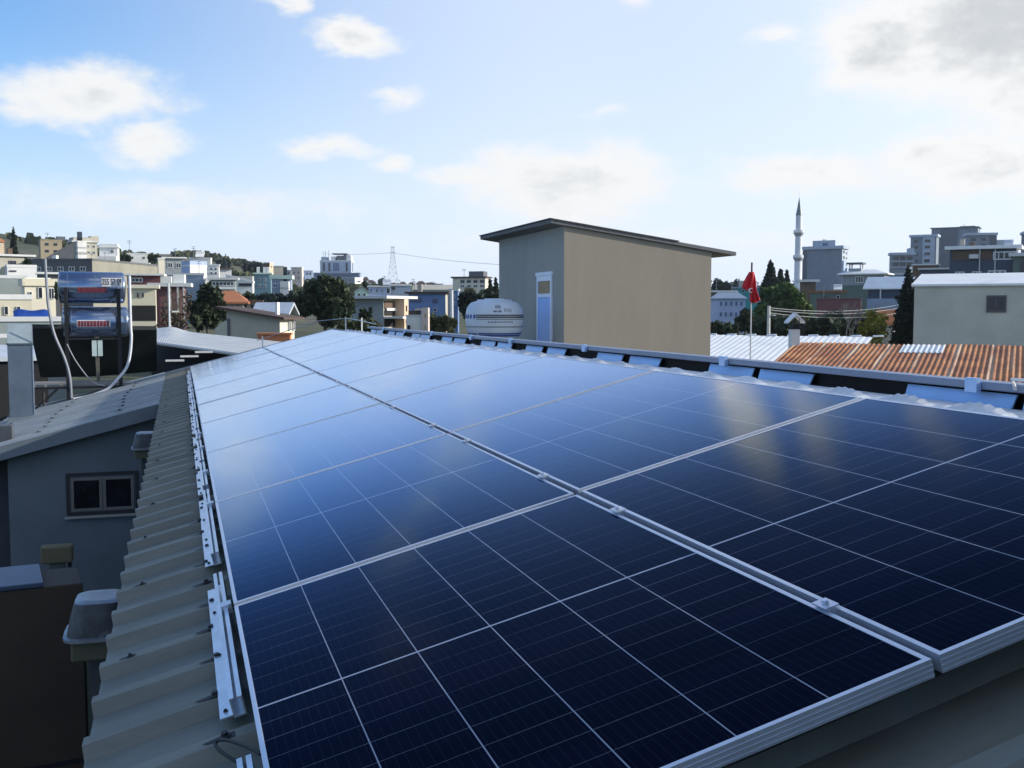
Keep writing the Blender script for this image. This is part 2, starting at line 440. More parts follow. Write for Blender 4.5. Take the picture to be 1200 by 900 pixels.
for yy in (1.62, 3.45, 5.45, 7.2, 8.5, 10.2, 11.7, 13.2):
    bpart(MB().box((2.578, yy-.03, .590), (2.598, yy+.03, .641)), "joint_clip", M_PLATE)
st = MB(); st.tube([(2.592, 1.25, .612), (2.575, 1.25, .648), (2.575, 1.42, .648), (2.592, 1.42, .612)], .006)
bpart(st, "lifting_handle", M_WHITE)
# screws with their smudged washers near the lower edge of the panels
sc_ = MB(); sc_.lathe([(.016, 0), (.016, .004), (.009, .006), (.009, .014)], 8); sc_.add([(.026, -.016, .0012), (.026, .014, .0012), (-.02, .010, .0012), (-.062, .003, .0012), (-.05, -.006, .0012), (-.01, -.013, .0012)], [(5, 4, 3, 2, 1, 0)])
sm0 = None
for i in range(58):
    yk = (round(i*1.0))*PITCH+.15
    for (du, nm) in ((-.088, 0), (-.345, 1)):
        if nm and i % 3: continue
        if i > 40 and nm: continue
        P_ = roofp(du+random.uniform(-.012, .012), yk+random.uniform(-.01, .01), CREST+.001)
        if sm0 is None:
            sm0 = sc_.build("roof_screw", M_BLACK, bld); o = sm0
        else: o = sm0.copy(); COL.objects.link(o)
        o.location = P_-Vector((0, 0, GZ)); o.rotation_euler = (0, -TH, 0)
        s = .9 if nm == 0 else .6; o.scale = (s, s*1.3, s)
for yk in (12.1, 12.7, 13.3, 13.9, 14.5, 15.1, 15.7, 16.3, 16.9):
    for du in (-.95, -1.9, -2.6):
        o = sm0.copy(); COL.objects.link(o)
        o.location = roofp(du+.03*math.sin(yk*9), round(yk/PITCH)*PITCH+.15, CREST+.001)-Vector((0, 0, GZ)); o.rotation_euler = (0, -TH, 0); o.scale = (1.3, 2.2, 1)

# ------------------------------------------------------------------ solar panels
def glass_mat():
    m = bpy.data.materials.new("panel_glass"); m.use_nodes = True; t = m.node_tree; b = t.nodes['Principled BSDF']
    c = t.nodes.new('ShaderNodeTexCoord'); s = t.nodes.new('ShaderNodeSeparateXYZ'); t.links.new(c.outputs['Object'], s.inputs[0])
    u, v = s.outputs[0], s.outputs[1]
    mu, cu = .022, (PW-.044)/6
    mv, half = .026, PL/2
    def dist_line(x, o, pitch):   # distance to the nearest line of a regular set
        q = mth(t, 'DIVIDE', mth(t, 'SUBTRACT', x, o), pitch)
        fr = mth(t, 'ABSOLUTE', mth(t, 'SUBTRACT', q, mth(t, 'ROUND', q)))
        return mth(t, 'MULTIPLY', fr, pitch)
    dcol = dist_line(u, mu, cu)
    hv = (half-mv-.004)/9
    vv = mth(t, 'ABSOLUTE', mth(t, 'SUBTRACT', v, half))
    drow = dist_line(vv, .004, hv)
    inner = mth(t, 'MULTIPLY', mth(t, 'GREATER_THAN', u, mu+cu/2), mth(t, 'LESS_THAN', u, PW-mu-cu/2))
    col = mth(t, 'MULTIPLY', mth(t, 'LESS_THAN', dcol, .0014), inner)
    mid = mth(t, 'LESS_THAN', vv, .0034)
    row = mth(t, 'MULTIPLY', mth(t, 'LESS_THAN', drow, .0009), mth(t, 'LESS_THAN', vv, half-mv-.03))
    n_l = noise(t, c.outputs['Object'], 2.2, 2, .5)
    rowf = mth(t, 'MULTIPLY', row, smooth(t, n_l.outputs['Fac'], .35, .6, .10, .30))
    edge = mth(t, 'MAXIMUM', mth(t, 'MAXIMUM', mth(t, 'LESS_THAN', u, mu), mth(t, 'GREATER_THAN', u, PW-mu)),
               mth(t, 'MAXIMUM', mth(t, 'LESS_THAN', v, mv), mth(t, 'GREATER_THAN', v, PL-mv)))
    # nine busbars to a cell, running along the string
    dbus = dist_line(u, mu+cu/18, cu/9)
    bus = mth(t, 'MULTIPLY', mth(t, 'LESS_THAN', dbus, .0005), .035)
    line = mth(t, 'MAXIMUM', mth(t, 'MAXIMUM', mth(t, 'MULTIPLY', col, .75), mid), mth(t, 'MAXIMUM', rowf, bus))
    cellx = mth(t, 'FLOOR', mth(t, 'DIVIDE', mth(t, 'SUBTRACT', u, mu), cu)); celly = mth(t, 'FLOOR', mth(t, 'DIVIDE', v, hv))
    wn = t.nodes.new('ShaderNodeTexWhiteNoise'); wn.noise_dimensions = '4D'
    cx = t.nodes.new('ShaderNodeCombineXYZ'); t.links.new(cellx, cx.inputs[0]); t.links.new(celly, cx.inputs[1])
    oi = t.nodes.new('ShaderNodeObjectInfo'); t.links.new(cx.outputs[0], wn.inputs[0]); t.links.new(oi.outputs['Random'], wn.inputs['W'])
    cell = mixc(t, wn.outputs['Value'], (.0028, .0034, .010), (.0045, .0052, .015))
    colr = mixc(t, line, cell, (.42, .46, .55))
    # soiling: thin dust, a little heavier along the lower frame, and a few wiped smears
    mp_ = t.nodes.new('ShaderNodeMapping'); t.links.new(c.outputs['Object'], mp_.inputs[0]); mp_.inputs['Scale'].default_value = (1.2, .55, 1)
    va = t.nodes.new('ShaderNodeVectorMath'); va.operation = 'ADD'; t.links.new(mp_.outputs[0], va.inputs[0])
    cr = t.nodes.new('ShaderNodeCombineXYZ'); t.links.new(mth(t, 'MULTIPLY', oi.outputs['Random'], 37), cr.inputs[2]); t.links.new(cr.outputs[0], va.inputs[1])
    nd_ = noise(t, va.outputs[0], 2.4, 9, .72, .7)
    dust = smooth(t, nd_.outputs['Fac'], .64, .82, 0, .085)
    colr = mixc(t, dust, colr, (.36, .37, .40))
    t.links.new(colr, b.inputs['Base Color']); b.inputs['Roughness'].default_value = .9; b.inputs['Specular IOR Level'].default_value = 0.
    # anti-reflective textured cover glass, the reflected sky's blue put into its colour: weak seen from above, strong at a glancing angle
    lw = t.nodes.new('ShaderNodeLayerWeight'); lw.inputs['Blend'].default_value = .5
    cr_ = t.nodes.new('ShaderNodeValToRGB'); t.links.new(lw.outputs['Facing'], cr_.inputs[0]); cr_.color_ramp.interpolation = 'B_SPLINE'
    stops = [(0, .008), (.5, .009), (.60, .014), (.67, .034), (.74, .105), (.80, .41), (.86, .78), (.92, .90), (1, .97)]
    el_ = cr_.color_ramp.elements
    el_[0].position, el_[0].color = stops[0][0], (stops[0][1],)*3+(1,); el_[1].position, el_[1].color = 1, (.97, .97, .97, 1)
    for p_, v_ in stops[1:-1]:
        e_ = el_.new(p_); e_.color = (v_, v_, v_, 1)
    gl = t.nodes.new('ShaderNodeBsdfGlossy'); gl.distribution = 'GGX'
    tint = mixc(t, smooth(t, cr_.outputs[0], .3, .95), (.34, .57, 1.0), (.68, .80, 1.0)); t.links.new(tint, gl.inputs[0])
    nr = noise(t, va.outputs[0], 5, 5, .6)
    t.links.new(smooth(t, nr.outputs['Fac'], .3, .75, .07, .12), gl.inputs['Roughness'])
    mx = t.nodes.new('ShaderNodeMixShader'); t.links.new(cr_.outputs[0], mx.inputs[0]); t.links.new(b.outputs[0], mx.inputs[1]); t.links.new(gl.outputs[0], mx.inputs[2])
    t.links.new(mx.outputs[0], t.nodes['Material Output'].inputs[0])
    return m
M_GLASS = glass_mat()
def frame_mb():
    b = MB(); f, h = .011, .035
    for a0, a1, b0, b1 in ((0, PW, 0, f), (0, PW, PL-f, PL), (0, f, f, PL-f), (PW-f, PW, f, PL-f)):
        b.box((a0, b0, -h), (a1, b1, 0))
    # grooves of the extrusion along the outside of the short sides
    for z in (-.0095, -.019, -.0285): b.box((.0, -.0012, z-.0022), (PW, 0.0, z))
    return b
def panel(label):
    t = empty("photovoltaic_module", (0, 0, 0), label, "solar panel", "solar panels on the metal roof")
    frame_mb().build("frame", M_ALU, t, bevel=.0012)
    MB().add([(.011, .011, -.0015), (PW-.011, .011, -.0015), (PW-.011, PL-.011, -.0015), (.011, PL-.011, -.0015), (.011, .011, -.006), (PW-.011, .011, -.006), (PW-.011, PL-.011, -.006), (.011, PL-.011, -.006)],
             [(0, 1, 2, 3), (7, 6, 5, 4), (0, 4, 5, 1), (1, 5, 6, 2), (2, 6, 7, 3), (3, 7, 4, 0)]).build("glass", M_GLASS, t)
    return t
ORD = ["nearest", "second nearest", "third", "fourth", "fifth", "sixth", "seventh", "eighth", "farthest"]
proto = None
for ci in range(2):
    for ri in range(9):
        side = "lower column beside the corrugated eave strip" if ci == 0 else "upper column beside the ridge"
        lab = f"{ORD[ri]} solar panel from the camera in the {side}"
        if proto is None: proto = panel(lab); o = proto
        else: o = dup(proto); o['label'] = lab
        P_ = roofp(ci*(PW+GX), ri*(PL+GY), random.uniform(-.002, .002))
        o.location = P_
        o.rotation_euler = (Matrix.Rotation(-TH+rad(random.uniform(-.22, .22)), 4, 'Y') @ Matrix.Rotation(rad(random.uniform(-.18, .18)), 4, 'X')).to_euler()
# clamps in the seam between the two columns, and rails at the eave
def clamp_mb():
    b = MB(); b.box((-.017, -.024, .001), (.017, .024, .0036)); b.box((-.008, -.024, -.03), (.008, .024, .001)); b.lathe([(.008, .0042), (.008, .010), (.0045, .0105)], 6); return b
cl0 = None
for ri in range(9):
    for fr, w_ in ((.19, "near"), (.81, "far")):
        if cl0 is None:
            cl0 = clamp_mb().build("middle_clamp", M_ALU); o = cl0
        else: o = cl0.copy(); COL.objects.link(o)
        tag(o, f"small clamp in the seam at the {w_} end of the {ORD[ri]} panel pair", "clamp", "clamps in the seam between panel columns")
        o.location = roofp(PW+GX/2, ri*(PL+GY)+PL*fr, .002); o.rotation_euler = (0, -TH, 0)
RAILS = [(-.5, .77), (1.13, 2.42), (2.75, 4.27), (4.43, 5.33), (5.42, 6.47), (6.62, 7.2), (7.33, 8.86), (9.0, 10.2), (10.35, 11.8), (12.0, 13.2), (13.35, 14.6), (14.7, 15.6)]
RORD = ["nearest", "second", "third", "fourth", "fifth", "sixth", "seventh", "eighth", "ninth", "tenth", "eleventh", "last"]
for i, (p, q) in enumerate(RAILS):
    if i == 0: p = .2
    o = MB()
    o.box((-.016, p, 0), (.016, q, .004)); o.box((-.016, p, .004), (-.012, q, .046)); o.box((.012, p, .004), (.016, q, .046)); o.box((-.016, p, .046), (-.004, q, .050)); o.box((.004, p, .046), (.016, q, .05))
    o.box((-.05, p+.02, -.002), (-.016, q-.02, .002))
    yb = p+.06
    r_ = o.build("mounting_rail", M_ALURAW)
    tag(r_, f"{RORD[i]} silver rail from the camera, under the eave edge of the panels", "rail", "mounting rails along the eave edge")
    r_.location = roofp(-.042, 0, CREST+.006); r_.rotation_euler = (0, -TH, 0)
    nb = 0
    while yb < q-.03:
        bo = MB(); bo.lathe([(.013, 0), (.013, .004), (.008, .004), (.008, .012)], 6)
        b_ = bo.build("bolt", M_BLACK, r_); b_.location = (-.034, yb, .002); b_.scale = (.5, .5, .5); yb += .45
    cm = MB().box((-.004, q-.5 if q-p > .8 else p+.2, .03), (.03, (q-.5 if q-p > .8 else p+.2)+.05, .062)); cm.build("end_clamp", M_ALU, r_)
cb = MB(); pts = [onroof(x_, y_, o_) for x_, y_, o_ in ((306, 884, -.055), (298, 879, -.06), (284, 873, -.075), (268, 868, -.085), (257, 867.5, -.095), (252.5, 872, -.10), (257, 879, -.10), (268, 887, -.10), (282, 895, -.10), (300, 903, -.09))]
pq = []
for i in range(len(pts)-1):
    p0, p1, p2, p3 = pts[max(i-1, 0)], pts[i], pts[i+1], pts[min(i+2, len(pts)-1)]
    for j in range(5):
        t_ = j/5; pq.append(.5*((2*p1)+(p2-p0)*t_+(2*p0-5*p1+4*p2-p3)*t_*t_+(3*p1-p0-3*p2+p3)*t_**3))
pq.append(pts[-1]); cb.tube(pq, .0042, 8)
tag(cb.build("cable", M_BLACK, smooth=True), "black cable looping out from under the nearest panel onto the corrugated roof", "cable")
# thin pipe along the far gable edge and ridge on small posts
pp = MB(); z_ = .06
pp.tube([roofp(1.2, ROOF_END-.1, z_-.02), roofp(2.3, ROOF_END-.1, z_+.05), (2.75, ROOF_END-.15, .73), (2.75, 16, .70), (2.75, 14.7, .66)], .007, 6)
pi_ = empty("ridge_pipe", (0, 0, 0), "thin pale pipe on small posts along the far end of the panel roof", "pipe")
pp.build("pipe", M_GALV, pi_)
for q in (roofp(1.25, ROOF_END-.1, VAL), Vector((2.72, ROOF_END-.15, .5)), Vector((2.75, 16, .5))):
    MB().box((q.x-.011, q.y-.011, q.z), (q.x+.011, q.y+.011, q.z+.25)).build("post", M_WHITE, pi_)

# ------------------------------------------------------------------ things at the left of the roof
def vent_hood(D, px, label):
    t = empty("vent_hood", at(px, 735, 4.5), label, "vent hood", "vent hoods below the eave")
    return t
hood0 = None
for D_, pxl, ytop, lab in ((4.5, 77, 707, "nearer galvanised vent hood on an olive neck below the eave, blotched with wear"), (10.5, 155, 508, "smaller looking galvanised vent hood farther along the eave, above the dark window")):
    p0 = at(pxl, ytop, D_); t = empty("vent_hood", (p0.x+.13, p0.y+.1, p0.z-.168), lab, "vent hood", "vent hoods below the eave")
    if hood0 is None:
        hood0 = t
        h = MB()
        def rr(wx, wy, z, n=20):   # rounded rectangle ring
            out = []
            for i in range(n):
                a = 2*math.pi*i/n; c0, s0 = math.cos(a), math.sin(a)
                out.append((wx*math.copysign(abs(c0)**.45, c0), wy*math.copysign(abs(s0)**.45, s0), z))
            return out
        rings = [rr(.135, .15, 0), rr(.150, .165, .004), rr(.150, .165, .016), rr(.135, .15, .02), rr(.122, .137, .09), rr(.106, .124, .145), rr(.100, .118, .158), rr(.080, .098, .166), rr(.05, .06, .163)]
        for r_ in rings: h.v += r_
        n = 20
        for i in range(len(rings)-1):
            for k in range(n):
                h.f.append((i*n+k, i*n+(k+1)%n, (i+1)*n+(k+1)%n, (i+1)*n+k)); h.m.append(0)
        h.f.append(tuple(range((len(rings)-1)*n, len(rings)*n))); h.m.append(0); h.f.append(tuple(range(n-1, -1, -1))); h.m.append(0)
        h.build("cowl", [mat("weathered_galvanised", (.055, .06, .065), .5, .3, var=.3, scale=14, dirt=((.30, .32, .34), .5)), M_GALV], t, smooth=True)
        cow = t.children[0].data
        for p_ in cow.polygons:
            if p_.center.z > .159 or p_.center.z < .021: p_.material_index = 1
        cow.materials[1] = mat("hood_rim", (.27, .30, .34), .4, .5, var=.25, scale=9)
        MB().box((-.115, -.12, -.09), (.115, .12, -.001)).build("neck", mat("olive_duct", (.10, .095, .06), .7), t, bevel=.01)
        MB().box((-.05, -.05, -2.2), (.05, .05, -.091)).build("downpipe", mat("drab_pipe", (.06, .065, .07), .8), t)
    else:
        for ch in list(hood0.children): dup(ch, t)
# brown cabinet, blue sheet, small box on a post
q = at(97, 683, 7.0); zc = q.z-GZ
br = empty("storage_cabinet", (q.x, q.y, GZ), "large dark brown steel cabinet with a bluish lid in the shaded yard", "cabinet", rz=-bearing(60)+rad(3))
M_BROWN = mat("brown_paint", (.050, .034, .022), .7, var=.2, scale=1.4, dirt=((.02, .016, .012), .6))
MB().box((-2.4, 0, .08), (0, .50, zc)).build("body", M_BROWN, br, bevel=.01)
MB().box((-2.45, -.012, zc+.002), (-.24, .56, zc+.035)).build("lid", mat("lid_blue", (.06, .09, .15), .4, .2, var=.15), br, bevel=.006)
MB().box((.002, .05, .1), (.012, .11, zc-.1)).build("corner_strip", M_DARK, br)
MB().box((-2.4, -.008, .55), (-.02, -.001, .58)).build("seam", M_DARK, br)
for xx in (-2.3, -.1): MB().box((xx-.04, .05, 0), (xx+.04, .45, .079)).build("foot", M_DARK, br)
q = at(67, 650, 10.6)
mb_ = empty("meter_box", (q.x, q.y, GZ), "small olive box on a short post against the blue grey wall", "meter box")
MB().box((-.15, -.07, q.z-GZ-.08), (.15, .07, q.z-GZ+.10)).build("box", mat("olive_box", (.15, .13, .075), .7), mb_, bevel=.02)
MB().box((-.07, -.04, 0), (.07, .04, q.z-GZ-.081)).build("post", mat("post_grey", (.09, .105, .10), .8), mb_)
MB().box((.10, -.03, 0), (.13, .03, q.z-GZ-.081)).build("pipe", M_DARK, mb_)
bw = MB().box((-6.5, 12.2, GZ), (-2.083, 12.4, -.5)); tag(bw.build("yard_wall", mat("yard_wall_dark", (.06, .07, .085), .9, var=.3, scale=.8)), "dark yard wall at the left edge beyond the blue grey wall", "wall")

# galvanised duct
dk = onroof(26, 492, VAL)
du = empty("ventilation_duct", dk, "square blue grey sheet metal duct with a mitred top at the left of the roof", "duct", rz=-bearing(26))
Dd = (dk-CAM).dot(FW); s_ = Dd/FPX
M_DUCT = mat("duct_sheet", (.13, .17, .22), .42, .4, var=.15, scale=3, dirt=((.12, .13, .15), .35))
wd = 13*s_
zt1, zt0 = (492-403)*s_, (492-380)*s_
MB().box((-wd, -wd, .15*s_*30), (wd, wd, zt1-.01)).build("shaft", M_DUCT, du, bevel=.004)
MB().box((-wd-.015, -wd-.015, zt1-.012), (wd+.015, wd+.015, zt1+.012)).build("joint_band", mat("band_dark", (.08, .1, .12), .5, .4), du)
MB().prism([(-wd, zt1+.013), (wd, zt1+.013), (wd+.34, zt0), (wd*.3, zt0)], -wd, wd, axis='x').build("elbow", mat("duct_elbow_skylit", (.36, .42, .43), .45, .4, var=.12), du, bevel=.004)  # same sheet metal, the sky it reflects put into a lighter colour
MB().box((wd-.004, -wd-.006, .1), (wd+.012, -wd+.012, zt0-.01)).build("seam", M_GALV, du)
MB().box((-wd-.03, -wd-.03, -.15), (wd+.03, wd+.03, .15*s_*30+.0)).build("base", M_FASCIA, du)

# solar water heater
DH = 17.9
hz = onroof(110, 461, VAL)
c0 = at(111, 455, DH); s_ = DH/FPX
sw = empty("solar_water_heater", (c0.x, c0.y, c0.z), "black framed solar water heater with two stacked blue steel tanks on the roof", "water heater", rz=-bearing(111))
M_TANK = mat("tank_steel", (.27, .33, .44), .20, .9, var=.08, scale=2, stretch=(3, 1, 1))
M_FR = mat("black_steel", (.014, .015, .017), .5, .2)
M_RED = mat("red_print", (.17, .022, .03), .6)
M_LAB = mat("label_white", (.62, .60, .60), .6)
def H(px, py): return ((px-111)*s_, (455-py)*s_)
def tank(px0, px1, cy, r, lab, red, plate):
    x0_, z_ = H(px0, cy); x1_, _ = H(px1, cy)
    b = MB(); prof = [(0.02, x0_-.03), (r*.6, x0_-.02), (r*.93, x0_), (r, x0_+.03), (r, x1_-.03), (r*.93, x1_), (r*.6, x1_+.02), (.02, x1_+.03)]
    seg = 36
    for rr_, xx in prof:
        for k in range(seg):
            a = 2*math.pi*k/seg; b.v.append((xx, rr_*math.cos(a), z_+rr_*math.sin(a)))
    for i in range(len(prof)-1):
        for k in range(seg): b.f.append((i*seg+k, (i+1)*seg+k, (i+1)*seg+(k+1)%seg, i*seg+(k+1)%seg)); b.m.append(0)
    t = b.build("tank", M_TANK, sw, smooth=True); t['label'] = lab
    # curved printed band: white strip and red block lettering following the shell
    def patch(pxa, pxb, aa, ab, rr_, m, name, n=6):
        q = MB(); xa, xb = (pxa-111)*s_, (pxb-111)*s_
        for i in range(n+1):
            a = aa+(ab-aa)*i/n
            q.v += [(xa, -rr_*math.cos(a), z_+rr_*math.sin(a)), (xb, -rr_*math.cos(a), z_+rr_*math.sin(a))]
        for i in range(n): q.f.append((2*i, 2*i+1, 2*i+3, 2*i+2)); q.m.append(0)
        return q
    def a_of(py): return math.asin(max(-1, min(1, (cy-py)*s_/r)))
    if red:
        pa, pb, ya, yb, white = red
        if white: patch(pa-1, pb+1, a_of(yb+.5), a_of(ya-1), r+.003, M_LAB, "x").build("label_strip", M_LAB, t)
        q = MB(); x = pa; k = 0
        while x < pb-1.5:
            w_ = random.choice([2.2, 2.6, 3.0, 2.4]); bb = patch(x, min(x+w_, pb), a_of(yb), a_of(ya), r+.006, M_RED, "x")
            q.add(bb.v, bb.f); x += w_+.7
        q.build("brand_lettering", M_RED, t)
    for xs in (x0_+.13, (x0_+x1_)/2+.05, x1_-.12):
        q = MB(); q.tube([(xs, r*1.004*math.cos(a), z_+r*1.004*math.sin(a)) for a in [2*math.pi*i/32 for i in range(33)]], .006, 5, closed=False); q.build("seam", M_TANK, t)
    if plate:
        pa, pb, ya, yb, txt = plate
        xa, za = H(pa, yb); xb, zb = H(pb, ya); yy = -r-.03
        pl = MB().box((xa, yy, za), (xb, yy+.008, zb)).build("number_plate", M_LAB, t)
        f = bpy.data.curves.new("plate_text", 'FONT'); f.body = txt; f.align_x = 'CENTER'; f.align_y = 'CENTER'; f.size = (zb-za)*.98; f.extrude = .001; f.offset = .0015
        f.materials.append(M_BLACK)
        tmp = bpy.data.objects.new("plate_text_curve", f); COL.objects.link(tmp); bpy.context.view_layer.update()
        me = bpy.data.meshes.new_from_object(tmp.evaluated_get(bpy.context.evaluated_depsgraph_get())); COL.objects.unlink(tmp); bpy.data.objects.remove(tmp)
        fo = bpy.data.objects.new("plate_text", me); COL.objects.link(fo); fo.parent = t
        fo.location = ((xa+xb)/2, yy-.002, (za+zb)/2); fo.rotation_euler = (rad(90), 0, 0); fo.scale = (.53, 1, 1)
    return t
R1 = 18.2*s_
tank(76, 146, 337.5, R1, "upper blue tank with a white phone number plate", (96, 128, 337.5, 343.5, False), (121.5, 143.5, 326.5, 336.5, "255 57 59"))
tank(79, 149, 377.5, R1*.98, "lower tank with a red lettered white strip", (95, 129, 376, 382.5, True), None)
def bar(p, q, r=.02, name="frame_bar", m=M_FR):
    MB().tube([p, q], r, 6).build(name, m, sw)
for px_ in (83, 139.5):
    x, z0_ = H(px_, 466); _, z1_ = H(px_, 338 if px_ < 100 else 339)
    MB().box((x-.028, -R1-.05, z0_-.12), (x+.028, -R1-.004, z1_)).build("post", M_FR, sw)
    MB().box((x-.025, R1+.02, z0_-.05), (x+.025, R1+.07, z1_-.1)).build("post", M_FR, sw)
    for cy in (356.5, 396.5): 
        _, zz = H(0, cy); MB().box((x-.02, -R1-.03, zz-.02), (x+.02, R1+.05, zz+.01)).build("cradle", M_FR, sw)
x0_, zb_ = H(38, 452); x1_, _ = H(165, 452)
MB().box((x0_, -R1-.09, zb_-.02), (x1_, -R1-.052, zb_+.02)).build("base_beam", M_FR, sw)
for pa, pb in (((83, 396.5), (141, 396.5)),): 
    xa, z = H(*pa); xb, _ = H(*pb); MB().box((xa, -R1-.04, z-.014), (xb, -R1-.01, z+.014)).build("cross_bar", M_FR, sw)
for pa, pb in (((46, 453), (46, 478)), ((72, 453), (47, 476)), ((57, 457), (57, 472))):
    xa, za = H(*pa); xb, zb = H(*pb); bar((xa, -R1-.07, za), (xb, -R1-.07, zb), .022, "leg")
# collectors lean away behind the tanks
def coll(pts, lab):
    y0_, y1_ = R1+.25, R1+.95
    (xa, za), (xb, zb), (xc, zc), (xd, zd) = [H(*p) for p in pts]   # bottom left, bottom right, top right, top left
    k = 1.055; kt = 1.02
    v = [(xa*k, y1_, za), (xb*k, y1_, zb), (xc*kt, y0_, zc), (xd*kt, y0_, zd)]
    n_ = Vector((0, .05, .07))
    b = MB().hexa([v[0], v[1], Vector(v[1])+n_, Vector(v[0])+n_, v[3], v[2], Vector(v[2])+n_, Vector(v[3])+n_])
    b.build("collector", mat("collector_back", (.020, .024, .022), .75, var=.3, scale=1.5), sw)
coll([(53, 446), (113, 446), (112, 386), (43, 385)], ""); coll([(116, 446), (181, 441), (182, 388), (114, 387)], "")
# pipes and boxes on the stand
def pipe(pts, r, m, name="pipe"):
    P_ = []
    for px_, py_, yy in pts: x, z = H(px_, py_); P_.append(Vector((x, yy, z)))
    # smooth by Catmull-Rom
    out = []
    for i in range(len(P_)-1):
        p0, p1, p2, p3 = P_[max(i-1, 0)], P_[i], P_[i+1], P_[min(i+2, len(P_)-1)]
        for j in range(6):
            t = j/6; out.append(.5*((2*p1)+(p2-p0)*t+(2*p0-5*p1+4*p2-p3)*t*t+(3*p1-p0-3*p2+p3)*t**3))
    out.append(P_[-1]); MB().tube(out, r, 8).build(name, m, sw, smooth=True)
M_PIPE = mat("pipe_white", (.62, .63, .66), .4); M_PIPEG = mat("pipe_grey", (.30, .31, .34), .4, .3)
yq = -R1-.10
pipe([(63, 306, yq), (64, 340, yq), (65, 360, yq), (70, 390, yq), (80, 418, yq), (85, 440, yq), (86, 464, yq)], .022, M_PIPEG)
pipe([(151.5, 324, yq), (151.5, 380, yq), (152, 395, yq), (150, 415, yq), (146, 430, yq), (137, 442, yq), (125, 454, yq), (105, 462, yq), (88, 465, yq)], .024, M_PIPE)
pipe([(83, 402, yq), (92, 422, yq), (108, 445, yq), (122, 451, yq)], .010, M_PIPEG)
for pa in (109.3, 115.5):
    x, z = H(pa, 416.5); MB().box((x, -R1-.03, z), (x+5.2*s_, -R1+.02, z+18*s_)).build("insulation_block", mat("insulation", (.45, .55, .53), .7), sw)
x, z = H(115, 446); MB().box((x-.02, -R1-.0, z), (x+.03, -R1+.03, z+.75)).build("drain_pipe", mat("drain_brown", (.10, .085, .07), .7), sw)
MB().box((H(40, 0)[0], -R1+.05, H(0, 452)[1]-.02), (H(150, 0)[0], R1+.4, H(0, 447)[1]-.02)).build("walk_board", mat("board_grey", (.26, .25, .24), .9), sw)

# ------------------------------------------------------------------ shed behind the ridge, with its water tank
DS = 18.0
pc = at(661, 363, DS)
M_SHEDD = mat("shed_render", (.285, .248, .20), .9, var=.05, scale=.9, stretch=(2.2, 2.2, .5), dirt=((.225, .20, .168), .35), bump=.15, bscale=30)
M_SHEDL = mat("shed_render_skylit", (.36, .35, .315), .9, var=.06, scale=.8, stretch=(2.2, 2.2, .5), dirt=((.27, .27, .25), .35), bump=.15, bscale=30)  # same render on the left face, skylight's cooler tone put into the colour
sh = empty("rooftop_shed", (pc.x, pc.y, GZ), "tall rendered shed with a sloping slab roof and a narrow blue door", "shed")
lx, ly = .1557*DS, .214*DS
zh = zat(265.5, DS)-GZ; zl = zat(295.5, DS*1.047)-GZ
TZ = -.75-GZ
b = MB(); e = .0
b.hexa([(0, 0, 0), (lx, 0, 0), (lx, ly, 0), (0, ly, 0), (0, 0, zh), (lx, 0, zl), (lx, ly, zl), (0, ly, zh)])
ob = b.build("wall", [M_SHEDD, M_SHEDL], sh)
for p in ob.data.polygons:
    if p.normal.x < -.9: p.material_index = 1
# roof slab: overhangs, thin, drip edge
ox0, ox1, oy = .26, .47, .05
sl_ = (zl-zh)/lx
def rz_(x): return zh+sl_*x
b = MB(); t_ = .07
for (xa, xb, ya, yb, o0, o1) in ((-ox0, lx+ox1, -oy, ly+.5, .004, t_),):
    b.hexa([(xa, ya, rz_(xa)+o0), (xb, ya, rz_(xb)+o0), (xb, yb, rz_(xb)+o0), (xa, yb, rz_(xa)+o0), (xa, ya, rz_(xa)+o1), (xb, ya, rz_(xb)+o1), (xb, yb, rz_(xb)+o1), (xa, yb, rz_(xa)+o1)])
b.build("roof", mat("slab_edge", (.15, .15, .155), .85, var=.15), sh, bevel=.006)
b = MB(); xa, xb = -ox0-.02, lx*.76
b.hexa([(xa, -oy-.02, rz_(xa)+t_+.002), (xb, -oy-.02, rz_(xb)+t_+.002), (xb, ly+.52, rz_(xb)+t_+.002), (xa, ly+.52, rz_(xa)+t_+.002), (xa, -oy-.02, rz_(xa)+t_+.02), (xb, -oy-.02, rz_(xb)+t_+.02), (xb, ly+.52, rz_(xb)+t_+.02), (xa, ly+.52, rz_(xa)+t_+.02)])
b.build("roof_sheet", mat("roof_felt", (.10, .10, .10), .8), sh)
# door in the wall that faces left
M_DOOR = mat("door_blue", (.26, .49, .94), .4, .1, var=.05, scale=2)
M_DFR = mat("door_frame_pale", (.76, .82, .93), .45, var=.05)
def wl(px_, py_):        # point on the x=0 wall of the shed
    d = ray(px_, py_); t = (pc.x-CAM.x)/d.x; P_ = CAM+d*t; return P_.y-pc.y, P_.z-GZ
ya, zt_ = wl(648, 322); yb, _ = wl(630.5, 322)
zs0, zs1 = wl(640, 345.5)[1], wl(640, 327)[1]
zb_ = TZ+.02; f_ = .07*abs(yb-ya)/.84
dr = MB()
dr.box((-.03, ya, zb_), (-.003, ya+f_, zt_)); dr.box((-.03, yb-f_, zb_), (-.003, yb, zt_)); dr.box((-.04, ya-.04, zt_+.001), (-.003, yb+.04, zt_+.06)); dr.box((-.03, ya+f_, zs0-.04), (-.003, yb-f_, zs0+.02)); dr.box((-.03, ya+f_, zt_-.10), (-.003, yb-f_, zt_-.001))
dro = dr.build("door", M_DFR, sh)
MB().box((-.02, ya+f_, zb_), (-.002, yb-f_, zs0-.041)).build("door_leaf", M_DOOR, dro)
MB().box((-.014, ya+f_, zs0+.021), (-.002, yb-f_, zt_-.101)).build("pane", mat("amber_glass", (.16, .13, .09), .12, var=.2), dro)
